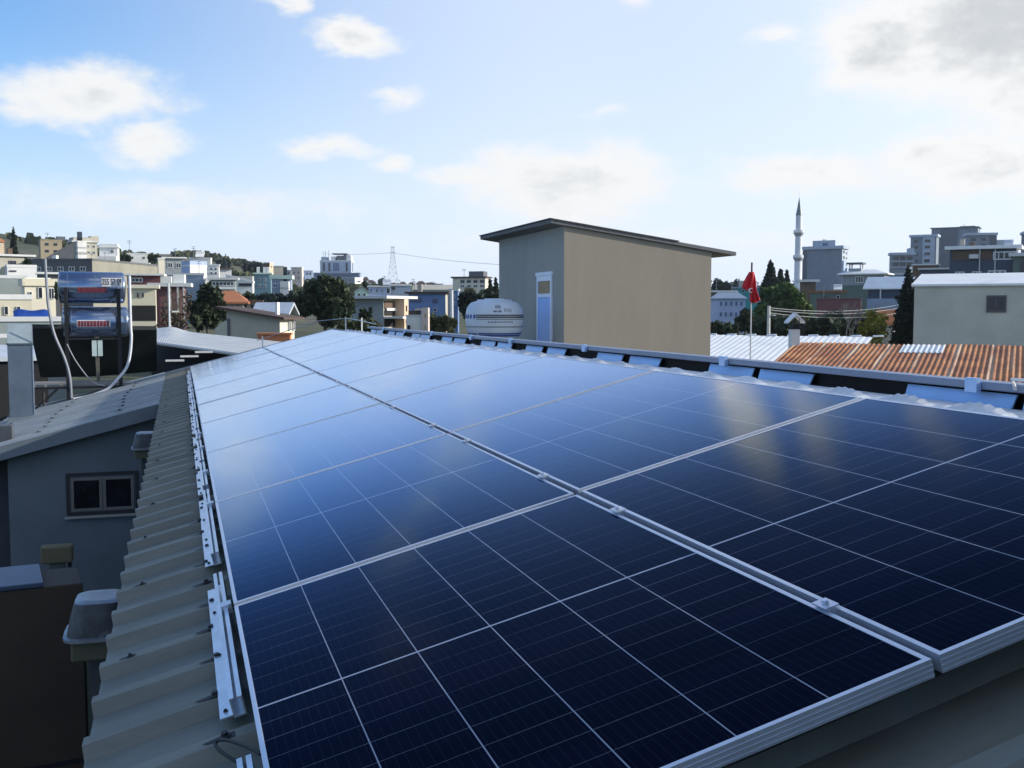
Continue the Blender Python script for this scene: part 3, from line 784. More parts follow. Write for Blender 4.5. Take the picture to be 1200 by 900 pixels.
MB().box((-.06, ya+f_+.06, zs0-.9), (-.0205, ya+f_+.20, zs0-.87)).build("handle", M_GALV, dro)
# terrace block under the tank
tb = MB().box((-1.9, -.3, 0), (-.002, ly+.6, TZ)); tb.build("terrace", mat("terrace_concrete", (.36, .36, .36), .9), sh)
DT = 18.6
tp = at(579.5, 398, DT); k_ = DT/FPX
tk = empty("water_tank", (tp.x, tp.y, TZ+GZ), "white barrel shaped water tank with dark and blue bands beside the shed", "water tank")
M_TW = mat("tank_plastic", (.60, .66, .74), .45, var=.05, scale=3)
b = MB(); zz = lambda py: (398-py)*k_+tp.z-(TZ+GZ)
prof = [(22, 398), (27, 396), (30.5, 391), (32.5, 386), (33.6, 380), (34.2, 374), (33.8, 368), (32.6, 362), (30.8, 359), (30, 357.5), (27.5, 355), (26.5, 354.6), (21.5, 353), (20.5, 352.5), (19.8, 351.2), (12, 351), (11.5, 350), (4, 350)]
b.lathe([(r_*k_, zz(py)) for r_, py in prof], 40)
b.build("shell", M_TW, tk, smooth=True)
def band(py0, py1, m, a0=-200, a1=20, seg=40, grow=.006, dash=None):
    q = MB()
    def rad_at(py):
        for (ra, ya_), (rb, yb_) in zip(prof, prof[1:]):
            if yb_ <= py <= ya_: return (ra+(rb-ra)*(ya_-py)/(ya_-yb_))*k_
        return prof[0][0]*k_
    r0, r1 = rad_at(py1)+grow, rad_at(py0)+grow
    for i in range(seg):
        if dash and (i % dash[0]) >= dash[1]: continue
        aa = rad(a0+(a1-a0)*i/seg); ab = rad(a0+(a1-a0)*(i+1)/seg)
        q.add([(r0*math.cos(aa), r0*math.sin(aa), zz(py1)), (r0*math.cos(ab), r0*math.sin(ab), zz(py1)), (r1*math.cos(ab), r1*math.sin(ab), zz(py0)), (r1*math.cos(aa), r1*math.sin(aa), zz(py0))], [(0, 1, 2, 3)])
    return q.build("band", m, tk)
M_BB = mat("band_brown", (.07, .05, .045), .5); M_BN = mat("band_blue", (.03, .07, .30), .5); M_BG = mat("band_grey", (.18, .18, .19), .5)
v_ = -90-math.degrees(bearing(579))     # direction from tank to camera
band(368.6, 370.0, M_BB, v_-38, v_+100); band(370.8, 372.4, M_BB, v_-38, v_+100); band(373.6, 374.4, M_BG, v_-38, v_+100)
band(368.6, 373.0, M_BN, v_-95, v_-40, 22, dash=(4, 2))
band(382.2, 383.2, M_BG, v_-100, v_+110)
band(389.8, 391.4, M_BN, v_-38, v_+100); band(392.0, 393.8, M_BN, v_-38, v_+100); band(389.8, 393.8, M_BN, v_-95, v_-40, 24, dash=(3, 2))
band(376.4, 377.8, M_BG, v_-12, v_+38, 26, dash=(3, 2)); band(363.8, 365.8, M_BG, v_-2, v_+16, 8, dash=(4, 3)); band(357.8, 361.6, M_BG, v_+2, v_+14, 8, dash=(2, 1)); band(361.5, 365.8, M_BG, v_+20, v_+38, 12, dash=(3, 1))
for a in range(4):
    an = rad(45+90*a); MB().box((.3*math.cos(an)-.03, .3*math.sin(an)-.03, 0), (.3*math.cos(an)+.03, .3*math.sin(an)+.03, zz(397))).build("leg", M_GALV, tk)

#--NEXT--
# ------------------------------------------------------------------ the town
def wm(name, col, **k): return mat(name, col, k.pop('rough', .85), var=k.pop('var', .09), scale=k.pop('scale', .7), dirt=k.pop('dirt', ([x*.55 for x in col], .35)), **k)
C_ = dict(white=wm("white_render", (.74, .73, .70)), cream=wm("cream_render", (.70, .64, .51)), yellow=wm("yellow_render", (.66, .60, .45)), beige=wm("beige_render", (.44, .41, .34)),
  tan=wm("tan_render", (.34, .28, .19)), grey=wm("grey_render", (.30, .32, .33)), dgrey=wm("dark_grey_render", (.115, .12, .13)), greygreen=wm("greygreen_render", (.26, .30, .29)),
  blue=wm("blue_render", (.13, .21, .39)), pblue=wm("pale_blue_render", (.40, .48, .66)), bgrey=wm("bluegrey_render", (.25, .31, .40)), dblue=wm("dark_blue_render", (.06, .078, .115)),
  teal=wm("teal_render", (.04, .28, .30)), tealg=wm("teal_grey_render", (.16, .27, .32)), pink=wm("pink_render", (.60, .50, .44)), peach=wm("peach_render", (.62, .47, .33)), maroon=wm("maroon_render", (.16, .055, .06)),
  crimson=wm("crimson_render", (.175, .075, .078)), mint=wm("mint_parapet", (.55, .68, .58)), green=wm("green_render", (.12, .16, .135)), brown=wm("brown_render", (.12, .08, .055)), orange=wm("orange_render", (.55, .20, .08)),
  slab=wm("slab_white", (.62, .62, .61)), tower=wm("tower_grey", (.19, .225, .275), dirt=None), towerl=wm("tower_pale", (.40, .46, .54), dirt=None), towerd=wm("tower_dark", (.10, .12, .15), dirt=None),
  drab=wm("drab_render", (.25, .235, .19)), sand=wm("sand_render", (.56, .52, .43)), terra=wm("terracotta_tiles", (.40, .155, .075), scale=3), btile=wm("brown_tiles", (.085, .055, .045), scale=3), metal=mat("roof_metal_pale", (.60, .64, .68), .45, .3, var=.1, scale=2), metalw=mat("roof_metal_white", (.82, .82, .81), .5, .0, var=.06, scale=1.2, dirt=((.5, .5, .48), .4)),
  rust=wm("rusty", (.30, .13, .05)), glassd=mat("window_glass_dark", (.025, .032, .045), .15, var=.4, scale=.6), glassb=mat("window_glass_blue", (.07, .12, .24), .15, var=.3, scale=.6), frame=mat("window_frame_white", (.62, .63, .64), .6), framed=mat("window_frame_dark", (.08, .08, .09), .6), dark=M_DARK)

CL = random.Random(5)
def house(name, label, cat, x0, x1, yt, D, rot=0., ratio=.8, wall='white', roof='flat', rh=.0, over=.25, roofm='slab', group=None, wins=(), parapet=None, depth=None, thick=.18, base_extra=3., wallside=None, roofdir=1):
    """A building whose visible outline spans the columns x0..x1 of the view and whose wall top stands at row yt, at depth D."""
    xm = (x0+x1)/2; r = rad(rot); span = (x1-x0)/FPX*D
    w = span/(math.cos(r)+ratio*abs(math.sin(r))); d = depth or ratio*w
    a = bearing(xm); front = at(xm, 363, D); zt_ = zat(yt, D)
    cen = Vector((front.x, front.y, 0))+Vector((math.sin(a), math.cos(a), 0))*(d*.5*math.cos(r)+w*.5*abs(math.sin(r)))
    if depth: cen = Vector((front.x, front.y, 0))+Vector((math.sin(a), math.cos(a), 0))*(d*.5)
    zb_ = hgt(cen.x, cen.y)
    if zt_-zb_ < 2.2: zb_ = zt_-2.8
    t = empty(name, (cen.x, cen.y, zb_), label, cat, group, -a+r)
    H_ = zt_-zb_
    b = MB(); b.box((-w/2, -d/2, -base_extra), (w/2, d/2, H_))
    if roof in ('gable',):     # gable end towards the viewer
        b.add([(-w/2, -d/2, H_), (w/2, -d/2, H_), (0, -d/2, H_+rh), (-w/2, d/2, H_), (w/2, d/2, H_), (0, d/2, H_+rh)], [(0, 1, 2), (5, 4, 3)])
    if roof == 'mono':
        if roofdir > 0: b.add([(w/2, -d/2, H_), (w/2, d/2, H_), (w/2, -d/2, H_+rh), (w/2, d/2, H_+rh), (-w/2, -d/2, H_), (-w/2, d/2, H_)], [(0, 1, 3, 2), (4, 0, 2), (1, 5, 3)])
        else: b.add([(-w/2, -d/2, H_), (-w/2, d/2, H_), (-w/2, -d/2, H_+rh), (-w/2, d/2, H_+rh), (w/2, -d/2, H_), (w/2, d/2, H_)], [(0, 2, 3, 1), (0, 4, 2), (5, 1, 3)])
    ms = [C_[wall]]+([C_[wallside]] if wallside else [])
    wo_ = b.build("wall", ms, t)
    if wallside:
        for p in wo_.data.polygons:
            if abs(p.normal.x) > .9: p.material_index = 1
    rm = C_[roofm]; o = over; b = MB()
    if roof in ('flat', 'slab'): b.box((-w/2-o, -d/2-o, H_+.003), (w/2+o, d/2+o, H_+thick))
    elif roof == 'hip':
        k = max(0, w/2-d/2)+.15
        b.add([(-w/2-o, -d/2-o, H_), (w/2+o, -d/2-o, H_), (w/2+o, d/2+o, H_), (-w/2-o, d/2+o, H_), (-k, 0, H_+rh), (k, 0, H_+rh), (-w/2-o, -d/2-o, H_-.1), (w/2+o, -d/2-o, H_-.1), (w/2+o, d/2+o, H_-.1), (-w/2-o, d/2+o, H_-.1)],
              [(0, 1, 5, 4), (1, 2, 5), (2, 3, 4, 5), (3, 0, 4), (6, 7, 1, 0), (7, 8, 2, 1), (8, 9, 3, 2), (9, 6, 0, 3), (9, 8, 7, 6)])
    elif roof == 'gable':
        for sx in (-1, 1): b.hexa([(sx*(w/2+o), -d/2-o, H_-o*2*rh/w+.01), (0, -d/2-o, H_+rh+.01), (0, d/2+o, H_+rh+.01), (sx*(w/2+o), d/2+o, H_-o*2*rh/w+.01), (sx*(w/2+o), -d/2-o, H_-o*2*rh/w+.13), (0, -d/2-o, H_+rh+.13), (0, d/2+o, H_+rh+.13), (sx*(w/2+o), d/2+o, H_-o*2*rh/w+.13)])
    elif roof == 'gableside':   # ridge parallel to the front
        for sy in (-1, 1): b.hexa([(-w/2-o, sy*(d/2+o), H_-.05), (w/2+o, sy*(d/2+o), H_-.05), (w/2+o, 0, H_+rh), (-w/2-o, 0, H_+rh), (-w/2-o, sy*(d/2+o), H_+.06), (w/2+o, sy*(d/2+o), H_+.06), (w/2+o, 0, H_+rh+.11), (-w/2-o, 0, H_+rh+.11)])
    elif roof == 'mono':
        zl_, zr_ = (H_, H_+rh) if roofdir > 0 else (H_+rh, H_)
        s_ = (zr_-zl_)/w
        b.hexa([(-w/2-o, -d/2-o, zl_-s_*o+.01), (w/2+o, -d/2-o, zr_+s_*o+.01), (w/2+o, d/2+o, zr_+s_*o+.01), (-w/2-o, d/2+o, zl_-s_*o+.01), (-w/2-o, -d/2-o, zl_-s_*o+thick), (w/2+o, -d/2-o, zr_+s_*o+thick), (w/2+o, d/2+o, zr_+s_*o+thick), (-w/2-o, d/2+o, zl_-s_*o+thick)])
    elif roof == 'front':       # falls towards the viewer
        b.hexa([(-w/2-o, -d/2-o, H_+.004), (w/2+o, -d/2-o, H_+.004), (w/2+o, d/2+o, H_+rh), (-w/2-o, d/2+o, H_+rh), (-w/2-o, -d/2-o, H_+.1), (w/2+o, -d/2-o, H_+.1), (w/2+o, d/2+o, H_+rh+.1), (-w/2-o, d/2+o, H_+rh+.1)])
    ro = b.build("roof", rm, t)
    if parapet:
        ph, pm = parapet; th_ = min(.25, w*.08); b = MB(); z0, z1 = H_+thick+.003, H_+thick+ph
        b.box((-w/2, -d/2, z0), (w/2, -d/2+th_, z1)); b.box((-w/2, d/2-th_, z0), (w/2, d/2, z1)); b.box((-w/2, -d/2+th_, z0), (-w/2+th_, d/2-th_, z1)); b.box((w/2-th_, -d/2+th_, z0), (w/2, d/2-th_, z1))
        b.build("parapet", C_[pm], t)
    if roof in ('flat', 'slab') and 40 < D < 260 and w > 2.5 and not parapet and over < .6:
        q0 = H_+thick+.003; k_ = max(.5, D/140)
        for _ in range(CL.choice((1, 1, 2, 3))):
            xx, yy = CL.uniform(-.4, .4)*w, CL.uniform(-.3, .3)*d; c_ = CL.random()
            if c_ < .45:
                a_ = MB(); r_ = .022*k_*1.4; hh = CL.uniform(.9, 1.8)*k_; a_.tube([(xx, yy, q0), (xx, yy, q0+hh)], r_, 5)
                for f_ in (.8, .95): a_.tube([(xx-.28*k_, yy, q0+hh*f_), (xx+.28*k_, yy, q0+hh*f_)], r_*.7, 4)
                a_.build("antenna", C_['tower'], t)
            elif c_ < .75:
                a_ = MB(); L_ = .55*k_; a_.tube([(xx-L_, yy, q0+.62*k_), (xx+L_, yy, q0+.62*k_)], .22*k_, 10)
                for sx in (-.7, .7): a_.box((xx+sx*L_-.03, yy-.03, q0), (xx+sx*L_+.03, yy+.03, q0+.45*k_))
                a_.hexa([(xx-L_, yy-.9*k_, q0+.05), (xx+L_, yy-.9*k_, q0+.05), (xx+L_, yy-.25*k_, q0+.5*k_), (xx-L_, yy-.25*k_, q0+.5*k_), (xx-L_, yy-.9*k_, q0+.11), (xx+L_, yy-.9*k_, q0+.11), (xx+L_, yy-.25*k_, q0+.56*k_), (xx-L_, yy-.25*k_, q0+.56*k_)])
                a_.build("roof_water_heater", C_['metal'] if CL.random() < .6 else C_['white'], t)
            else:
                MB().box((xx-.3*k_, yy-.3*k_, q0), (xx+.3*k_, yy+.3*k_, q0+CL.uniform(.5, 1.1)*k_)).build("chimney", C_[CL.choice(('white', 'beige', 'brown'))], t)
    h = dict(t=t, w=w, d=d, H=H_, D=D, zt=zt_, zb=zb_)
    for wd_ in wins: windows(h, *wd_)
    return h
def zloc(h, y): return zat(y, h['D'])-h['zb']
def windows(h, face, us, uw, y0, y1, kind='dark', fr='frame', panes=2, name="window"):
    w, d, t = h['w'], h['d'], h['t']; z1, z0 = zloc(h, y0), zloc(h, y1); Lf = w if face == 'F' else d
    for u in us:
        cx = (u-.5)*Lf; hw = uw*Lf/2; f = min(.10*2*hw, .09*(z1-z0)*2, .09); f = max(f, .02)
        b = MB(); e0, e1 = -.06, -.004
        b.box((cx-hw, e0, z0), (cx+hw, e1, z0+f)); b.box((cx-hw, e0, z1-f), (cx+hw, e1, z1)); b.box((cx-hw, e0, z0+f), (cx-hw+f, e1, z1-f)); b.box((cx+hw-f, e0, z0+f), (cx+hw, e1, z1-f))
        for k in range(1, panes):
            xx = cx-hw+2*hw*k/panes; b.box((xx-f*.4, e0, z0+f), (xx+f*.4, e1, z1-f))
        p = MB().box((cx-hw+f, -.030, z0+f), (cx+hw-f, -.006, z1-f))
        M = Matrix.Translation((0, -d/2, 0)) if face == 'F' else (Matrix.Rotation(rad(90), 4, 'Z') @ Matrix.Translation((0, -w/2, 0)) if face == 'R' else Matrix.Rotation(rad(-90), 4, 'Z') @ Matrix.Translation((0, -w/2, 0)))
        wo_ = b.build(name, C_[fr], t); wo_.matrix_local = M
        po = p.build("pane", C_['glassd' if kind == 'dark' else kind], wo_)
def hpart(h, name, a, b_, m, bevel=0):   # box in the house's own axes
    return MB().box(a, b_).build(name, C_[m] if isinstance(m, str) else m, h['t'], bevel=bevel)
def balcony(h, u0, u1, y_floor, out=1.0, rail=.95, m='white', face='F', dark=True, hgt_=2.3):
    w, d = h['w'], h['d']; z = zloc(h, y_floor)
    xa, xb = (u0-.5)*w, (u1-.5)*w
    b = MB(); b.box((xa, -d/2-out, z-.14), (xb, -d/2-.004, z)); b.box((xa, -d/2-out, z+.003), (xb, -d/2-out+.1, z+rail)); b.box((xa, -d/2-out+.103, z+.003), (xa+.1, -d/2-.004, z+rail)); b.box((xb-.1, -d/2-out+.103, z+.003), (xb, -d/2-.004, z+rail))
    o = b.build("balcony", C_[m], h['t'])
    if dark: MB().box((xa+.25, -d/2-.03, z+.01), (xb-.25, -d/2-.005, z+hgt_)).build("balcony_door", C_['glassd'], o)
    return o

# --- far left, from the hill down
house("hill_house", "small red roofed house on the hill at the far left edge", "house", -22, 6, 283, 210, 10, wall='peach', roof='hip', rh=1.6, roofm='terra', wins=[('F', (.35, .75), .2, 285.5, 289)])
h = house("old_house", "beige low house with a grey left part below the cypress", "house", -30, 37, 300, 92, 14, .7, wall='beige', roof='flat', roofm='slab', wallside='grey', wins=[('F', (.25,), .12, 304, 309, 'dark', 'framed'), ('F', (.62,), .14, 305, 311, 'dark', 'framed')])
h = house("apartment_house", "square tan unfinished block against the green hillside", "house", 48.5, 74, 282.5, 160, 8, .7, wall='tan', roof='flat', roofm='tan', over=.05, wins=[('F', (.3, .7), .16, 285, 288, 'dark', 'framed', 1), ('F', (.3, .7), .16, 293, 296, 'dark', 'framed', 1)])
hpart(h, "roof_tank", (.9, -.5, h['H']+.19), (2.1, .5, h['H']+.75), 'dgrey')
h = house("dark_gable_house", "dark grey house end with one long slanting roof edge", "house", 57, 87, 304, 142, 0, .5, wall='dgrey', roof='mono', rh=2.2, roofm='dgrey', over=.05)
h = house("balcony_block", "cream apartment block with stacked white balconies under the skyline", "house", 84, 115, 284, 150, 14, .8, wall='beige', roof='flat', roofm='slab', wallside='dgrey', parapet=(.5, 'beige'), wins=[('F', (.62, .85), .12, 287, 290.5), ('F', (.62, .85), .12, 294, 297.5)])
for y_ in (291, 298, 304): balcony(h, .08, .45, y_, 1.2)
hpart(h, "stair_head", (.9, -.8, h['H']+.2), (2.0, .8, h['H']+.95), 'beige')
h = house("white_villa", "white flat roofed villa right of the balconied apartment block", "house", 119, 141, 290.5, 170, -8, .7, wall='white', roof='flat', wins=[('F', (.7,), .2, 293, 297)], roofm='white', parapet=(.4, 'white'))
hpart(h, "terrace", (-4, -h['d']/2-2, -2), (h['w']/2, -h['d']/2-.01, zloc(h, 301)), 'white')
house("white_block", "plain white long block on the skyline left of the dark bushes", "house", 151, 177, 298, 175, -4, .5, wall='white', roof='flat', roofm='white', over=.03, wins=[('F', (.25, .75), .07, 301, 303.5, 'dark', 'framed', 1)])
h = house("long_building", "long low building with dark windowed left end and blank beige side", "building", 38, 190, 305.5, 92, -28, 2.1, wall='dgrey', wallside='drab', roof='flat', roofm='dgrey', over=.04, wins=[('F', (.18, .35, .52, .69, .86), .09, 312.5, 318)])
# --- left middle
h = house("white_terrace_house", "white flat roofed house above the cream house at the left", "house", 9.5, 43, 313.5, 68, 6, .6, wall='white', roof='flat', roofm='white', over=.02, wins=[('F', (.2,), .22, 317, 318.5, 'dark', 'framed', 1)])
house("blank_house", "grey green blank walled house at the left edge of the town", "house", -60, 28.5, 326, 57, 4, .6, wall='greygreen', roof='flat', roofm='slab', over=.03)
h = house("cream_house", "cream house with white framed windows and a yellow fascia behind the blue tarp", "house", 27, 64, 335, 56, 10, .7, wall='cream', roof='flat', roofm='yellow', over=.12, thick=.38, wins=[('F', (.18,), .10, 342, 350, 'dark', 'frame', 1), ('F', (.50,), .14, 336.5, 349.5, 'dark', 'frame', 1), ('F', (.86,), .19, 337.5, 350.5)])
hpart(h, "upper_storey", (-h['w']*.46, -h['d']*.3, h['H']+.385), (h['w']*.38, h['d']*.45, zloc(h, 325.5)), 'white')
house("parapet_terrace", "low pale terrace with a white parapet in front of the blank house", "terrace", -40, 34, 351, 50, 3, .25, wall='yellow', roof='flat', roofm='white', over=.05, thick=.25, wins=[('F', (.62, .8), .06, 359, 369, 'dark', 'frame', 1)])
house("white_awning", "small flat white awning roof above the cream house", "awning", 48, 76, 321.5, 62, 0, .5, wall='dgrey', roof='flat', roofm='white', over=.2, thick=.12)
h = house("workshop_roof", "flat roofed workshop with a pale parapet under the blue tarp", "building", -60, 76, 377, 30, 2, .25, wall='greygreen', roof='flat', roofm='slab', over=.04, thick=.14)
tz = zat(375.5, 30.4); tpz = at(37, 366, 30.9)
b = MB()
nx_, ny_ = 14, 7
for j in range(ny_):
    for i in range(nx_):
        u, v = i/(nx_-1), j/(ny_-1); e = math.sin(math.pi*v)**.5*(1-.25*abs(2*u-1)**6)
        b.v.append(((u-.5)*.98+.01*math.sin(9*v), (v-.5)*.5, .34*e*(.93+.09*math.sin(7*u+2*v))-.0))
for j in range(ny_-1):
    for i in range(nx_-1): b.f.append((j*nx_+i, j*nx_+i+1, (j+1)*nx_+i+1, (j+1)*nx_+i)); b.m.append(0)
b.f.append(tuple(range(nx_-1, -1, -1))); b.m.append(0)
o = b.build("tarpaulin_pile", mat("blue_tarp", (.01, .05, .26), .45, var=.25, scale=5, bump=.3), smooth=True); o.location = (tpz.x, tpz.y, tz+.0); o.rotation_euler = (0, 0, -bearing(37))
tag(o, "heap under a bright blue tarpaulin on the pale parapet at the left", "tarpaulin")
h = house("red_house", "dark red house under a thin white slab roof left of the trees", "house", 151, 190, 323, 74, -6, .6, wall='maroon', roof='flat', roofm='white', over=.3, thick=.13, wins=[('F', (.3,), .35, 325.5, 331, 'dark', 'frame', 3)])
hpart(h, "side_cube", (h['w']/2+.01, -h['d']/2, zloc(h, 332)), (h['w']/2+.75, 0, zloc(h, 323.5)), 'white')
house("grey_hall", "blue grey blank hall with two dark windows at its pale right end", "building", 198, 242, 322.5, 84, -10, .45, wall='bgrey', wallside='white', roof='flat', roofm='slab', over=.05, wins=[('R', (.3, .75), .22, 324.5, 329.5, 'dark', 'frame', 1)])
h = house("yellow_house", "pale yellow house with two slim windows above dark openings", "house", 154, 183, 338, 58, -3, .6, wall='yellow', roof='flat', roofm='cream', over=.2, thick=.2, wins=[('F', (.30, .50), .07, 343, 348.5, 'dark', 'framed', 1)])
hpart(h, "carport_opening", (-h['w']*.45, -h['d']/2-.02, zloc(h, 376)), (h['w']*.49, -h['d']/2-.005, zloc(h, 358)), 'dark')
h = house("pink_house", "dull pink house behind pale posts under a long slab roof", "house", 183, 218, 336, 64, -5, .6, wall='crimson', roof='flat', roofm='slab', over=.4, thick=.22)
for u in (.52, .78, .98): hpart(h, "post", ((u-.5)*h['w']-.05, -h['d']/2-.35, -1), ((u-.5)*h['w']+.05, -h['d']/2-.25, h['H']), 'slab')
hpart(h, "roof_box", (h['w']*.12, -.6, h['H']+.23), (h['w']*.5, .6, h['H']+.75), 'white')
# --- hillside cluster
house("ochre_house", "small cream house with an ochre side below the dark bushes on the hill", "house", 186, 194, 304, 130, 10, .8, wall='cream', roof='flat', over=.05)
h = house("porch_house", "grey house with a deep shaded porch under a white slab on the hillside", "house", 193, 217, 303, 140, 4, .6, wall='grey', roof='flat', roofm='white', over=.3, wins=[('F', (.3, .7), .25, 308, 314)])
h = house("blue_side_house", "white house whose left side is painted lavender blue", "house", 214, 243, 312.5, 118, 30, .9, wall='white', wallside='pblue', roof='flat', roofm='white', over=.04, parapet=(.45, 'pblue'))
house("white_roof_house", "white house with a flat roof below the round green hill", "house", 224, 249, 303.5, 150, -6, .6, wall='white', roof='flat', roofm='white', over=.05, wins=[('F', (.3, .6), .06, 306.5, 309, 'dark', 'framed', 1)])
house("dotted_house", "pale house speckled with small windows right of the lavender sided house", "house", 240, 258, 311.5, 125, -4, .7, wall='white', roof='flat', over=.1, wins=[('F', (.2, .5, .8), .10, 314, 316.5, 'dark', 'framed', 1), ('F', (.2, .5, .8), .10, 319, 321.5, 'dark', 'framed', 1)])
house("small_white_house", "little white house in front of the round green hill", "house", 258, 272, 315.2, 170, 4, .6, wall='white', roof='flat', roofm='btile', over=.4)
h = house("glazed_house", "low greenish glazed house with white bands above the orange hip roof", "house", 248, 277, 328, 84, -4, .5, wall='greygreen', roof='flat', roofm='slab', over=.25, wins=[('F', (.5,), .9, 330, 335, 'dark', 'frame', 6)])
hpart(h, "white_band", (-h['w']/2-.1, -h['d']/2-.1, zloc(h, 339)), (h['w']/2, -h['d']/2-.01, zloc(h, 336)), 'white')
h = house("white_hall", "big white house with a long strip window left of the teal block", "house", 266, 298, 323.5, 92, -7, .5, wall='white', roof='mono', rh=-.6, roofm='white', over=.05, wins=[('F', (.72,), .5, 331.8, 335.6, 'dark', 'framed', 4)])
h = house("teal_block", "teal grey apartment block with dark window bands between tree crowns", "house", 299, 319, 321.5, 120, -6, .7, wall='tealg', roof='flat', roofm='mint', over=.15, wins=[('F', (.3, .62), .15, 326, 329.5), ('F', (.3, .62), .15, 333.5, 337)])
for u in (-.3, .1, .3): hpart(h, "chimney", (u*h['w']-.15, -.2, h['H']+.185), (u*h['w']+.15, .2, h['H']+.85), 'white')
h = house("balconied_block", "blue grey apartment block with a mint parapet and dark balconies", "house", 319, 343, 327, 115, -8, .7, wall='bgrey', roof='flat', roofm='mint', over=.2, thick=.4, wins=[('F', (.2,), .3, 332, 337, 'glassb')])
for y_ in (337.5, 344.5): balcony(h, .5, .95, y_, .9, .7)
house("tan_tower", "slim tan tower house on the skyline right of the round hill", "house", 310, 321, 308.5, 230, -35, .9, wall='brown', wallside='peach', roof='flat', over=.1, roofm='slab', wins=[('R', (.5,), .3, 311, 314)])
house("olive_house", "small olive grey house behind the teal block on the skyline", "house", 321, 333, 312.5, 240, 0, .7, wall='beige', roof='flat', over=.1)
h = house("pinkish_block", "pinkish white stepped house left of the large hotel", "house", 342, 356, 314, 230, -12, .7, wall='pink', roof='flat', over=.1, roofm='white', wins=[('F', (.3, .7), .2, 318, 321), ('F', (.3, .7), .2, 324, 327)])
h = house("hotel", "tall pale hotel with vertical window bands and a cluttered roof", "hotel", 376, 415.5, 306.5, 520, -10, .6, wall='towerl', roof='flat', roofm='white', over=.2, thick=.6,
          wins=[('F', (.12, .30, .86), .07, 308, 318, 'dark', 'framed', 1), ('F', (.52,), .22, 308, 318, 'glassb', 'frame', 3), ('R', (.5,), .3, 308, 318, 'dark', 'framed', 1)])
for (u0, u1, ya, m_) in ((-.48, -.30, 301, 'towerl'), (-.16, -.02, 300.5, 'white'), (.02, .22, 299.5, 'dgrey'), (.24, .33, 297.5, 'dgrey'), (.34, .48, 299, 'white')):
    hpart(h, "roof_block", (u0*h['w'], -h['d']*.35, h['H']+.603), (u1*h['w'], h['d']*.3, zloc(h, ya)), m_)
hpart(h, "roof_canopy", (-.12*h['w'], -h['d']*.4, zloc(h, 298)), (.36*h['w'], h['d']*.3, zloc(h, 296.8)), 'dgrey')
for u in (-.45, -.38, -.27): hpart(h, "mast", (u*h['w']-.12, -.1, h['H']+.61), (u*h['w']+.12, .1, zloc(h, 292.5-8*(u+.27))), 'slab')
h = house("hotel_wing", "wide blue banded lower wing beneath the hotel", "building", 368, 424, 320, 505, -6, .4, wall='bgrey', roof='flat', roofm='pblue', over=.3, wins=[('F', (.5,), .92, 321, 324.5, 'glassb', 'framed', 12)])
h = house("corner_block", "grey block with a bright white sunlit right end below the hotel", "building", 386, 425.5, 325.5, 330, -32, .5, wall='grey', wallside='white', roof='flat', roofm='slab', over=.1, wins=[('F', (.3, .55, .8), .10, 327, 329.5), ('F', (.3, .55, .8), .10, 331, 333.5), ('R', (.5,), .4, 328.5, 331)])  # sunlit end: its brightness is put into the white side colour
# --- middle
h = house("orange_roof_house", "pale house with an orange hip roof between the dark trees", "house", 252, 287, 354, 60, -6, .8, wall='greygreen', roof='hip', rh=.66, roofm='terra', over=.35, wins=[('F', (.62, .82), .12, 356.5, 363)])
house("annex_house", "low olive grey annex with pale posts right of the orange hip roof", "house", 281, 303, 354, 61, -3, .6, wall='beige', roof='flat', roofm='btile', over=.3, thick=.12, wins=[('F', (.3, .7), .2, 357, 364, 'dark', 'framed', 1)])
h = house("blue_white_roof_house", "house with a white blue gabled metal roof behind the brown tiles", "house", 303, 342, 369, 44, -20, .7, wall='dgrey', roof='gableside', rh=.42, roofm='metal', over=.25)
h = house("brown_roof_house", "cream walled house with a dark brown roof beyond the pale metal roof", "house", 266, 345, 373.5, 38, -26, .6, wall='beige', wallside='cream', roof='mono', rh=.32, roofdir=-1, roofm='btile', over=.3, thick=.09, wins=[('R', (.62,), .16, 377, 388, 'dark', 'frame', 3), ('R', (.9,), .12, 377, 388, 'dark', 'frame', 2)])
hpart(h, "corner_post", (-h['w']*.48, -h['d']/2-.06, -1), (-h['w']*.44, -h['d']/2-.01, h['H']), 'dgrey')
hpart(h, "chimney", (h['w']*.30, -.1, h['H']+.1), (h['w']*.34, .1, h['H']+.6), 'white')
house("yellow_parapet", "small bright cream rooftop box above the brown roofed house", "rooftop box", 266.5, 292, 363.5, 43, -14, .4, wall='cream', roof='flat', roofm='cream', over=.0, thick=.05)
h = house("orange_wall_house", "low orange brick annex at the edge of the panel roof", "house", 302, 341, 392.5, 33, -8, .4, wall='orange', roof='flat', roofm='orange', over=.05, thick=.06)
h = house("grey_wall_house", "grey green house with a pale slab roof and shaded balconies beyond the ridge", "house", 411, 473, 350, 52, -33, .95, wall='grey', wallside='beige', roof='flat', roofm='slab', over=.55, thick=.14)
w_, d_ = h['w'], h['d']
MB().box((w_/2+.01, d_*.08, -2), (w_/2+.55, d_*.30, h['H']-.02)).build("stair_tower", C_['peach'], h['t'])
for zz_ in (zloc(h, 371), ):
    MB().box((w_/2+.01, -d_*.48, zz_-.1), (w_/2+1.1, d_*.07, zz_)).build("balcony", C_['slab'], h['t'])
    MB().box((w_/2+.01, d_*.31, zz_-.1), (w_/2+1.1, d_*.62, zz_)).build("balcony", C_['slab'], h['t'])
for y0_, y1_ in ((352.5, 362), (364, 370), (373, 383)):
    for a_, b2 in ((-.47, .05), (.33, .48)):
        MB().box((w_/2+.005, d_*a_, zloc(h, y1_)), (w_/2+.03, d_*b2, zloc(h, y0_))).build("opening", C_['dark'] if y0_ != 352.5 else C_['brown'], h['t'])
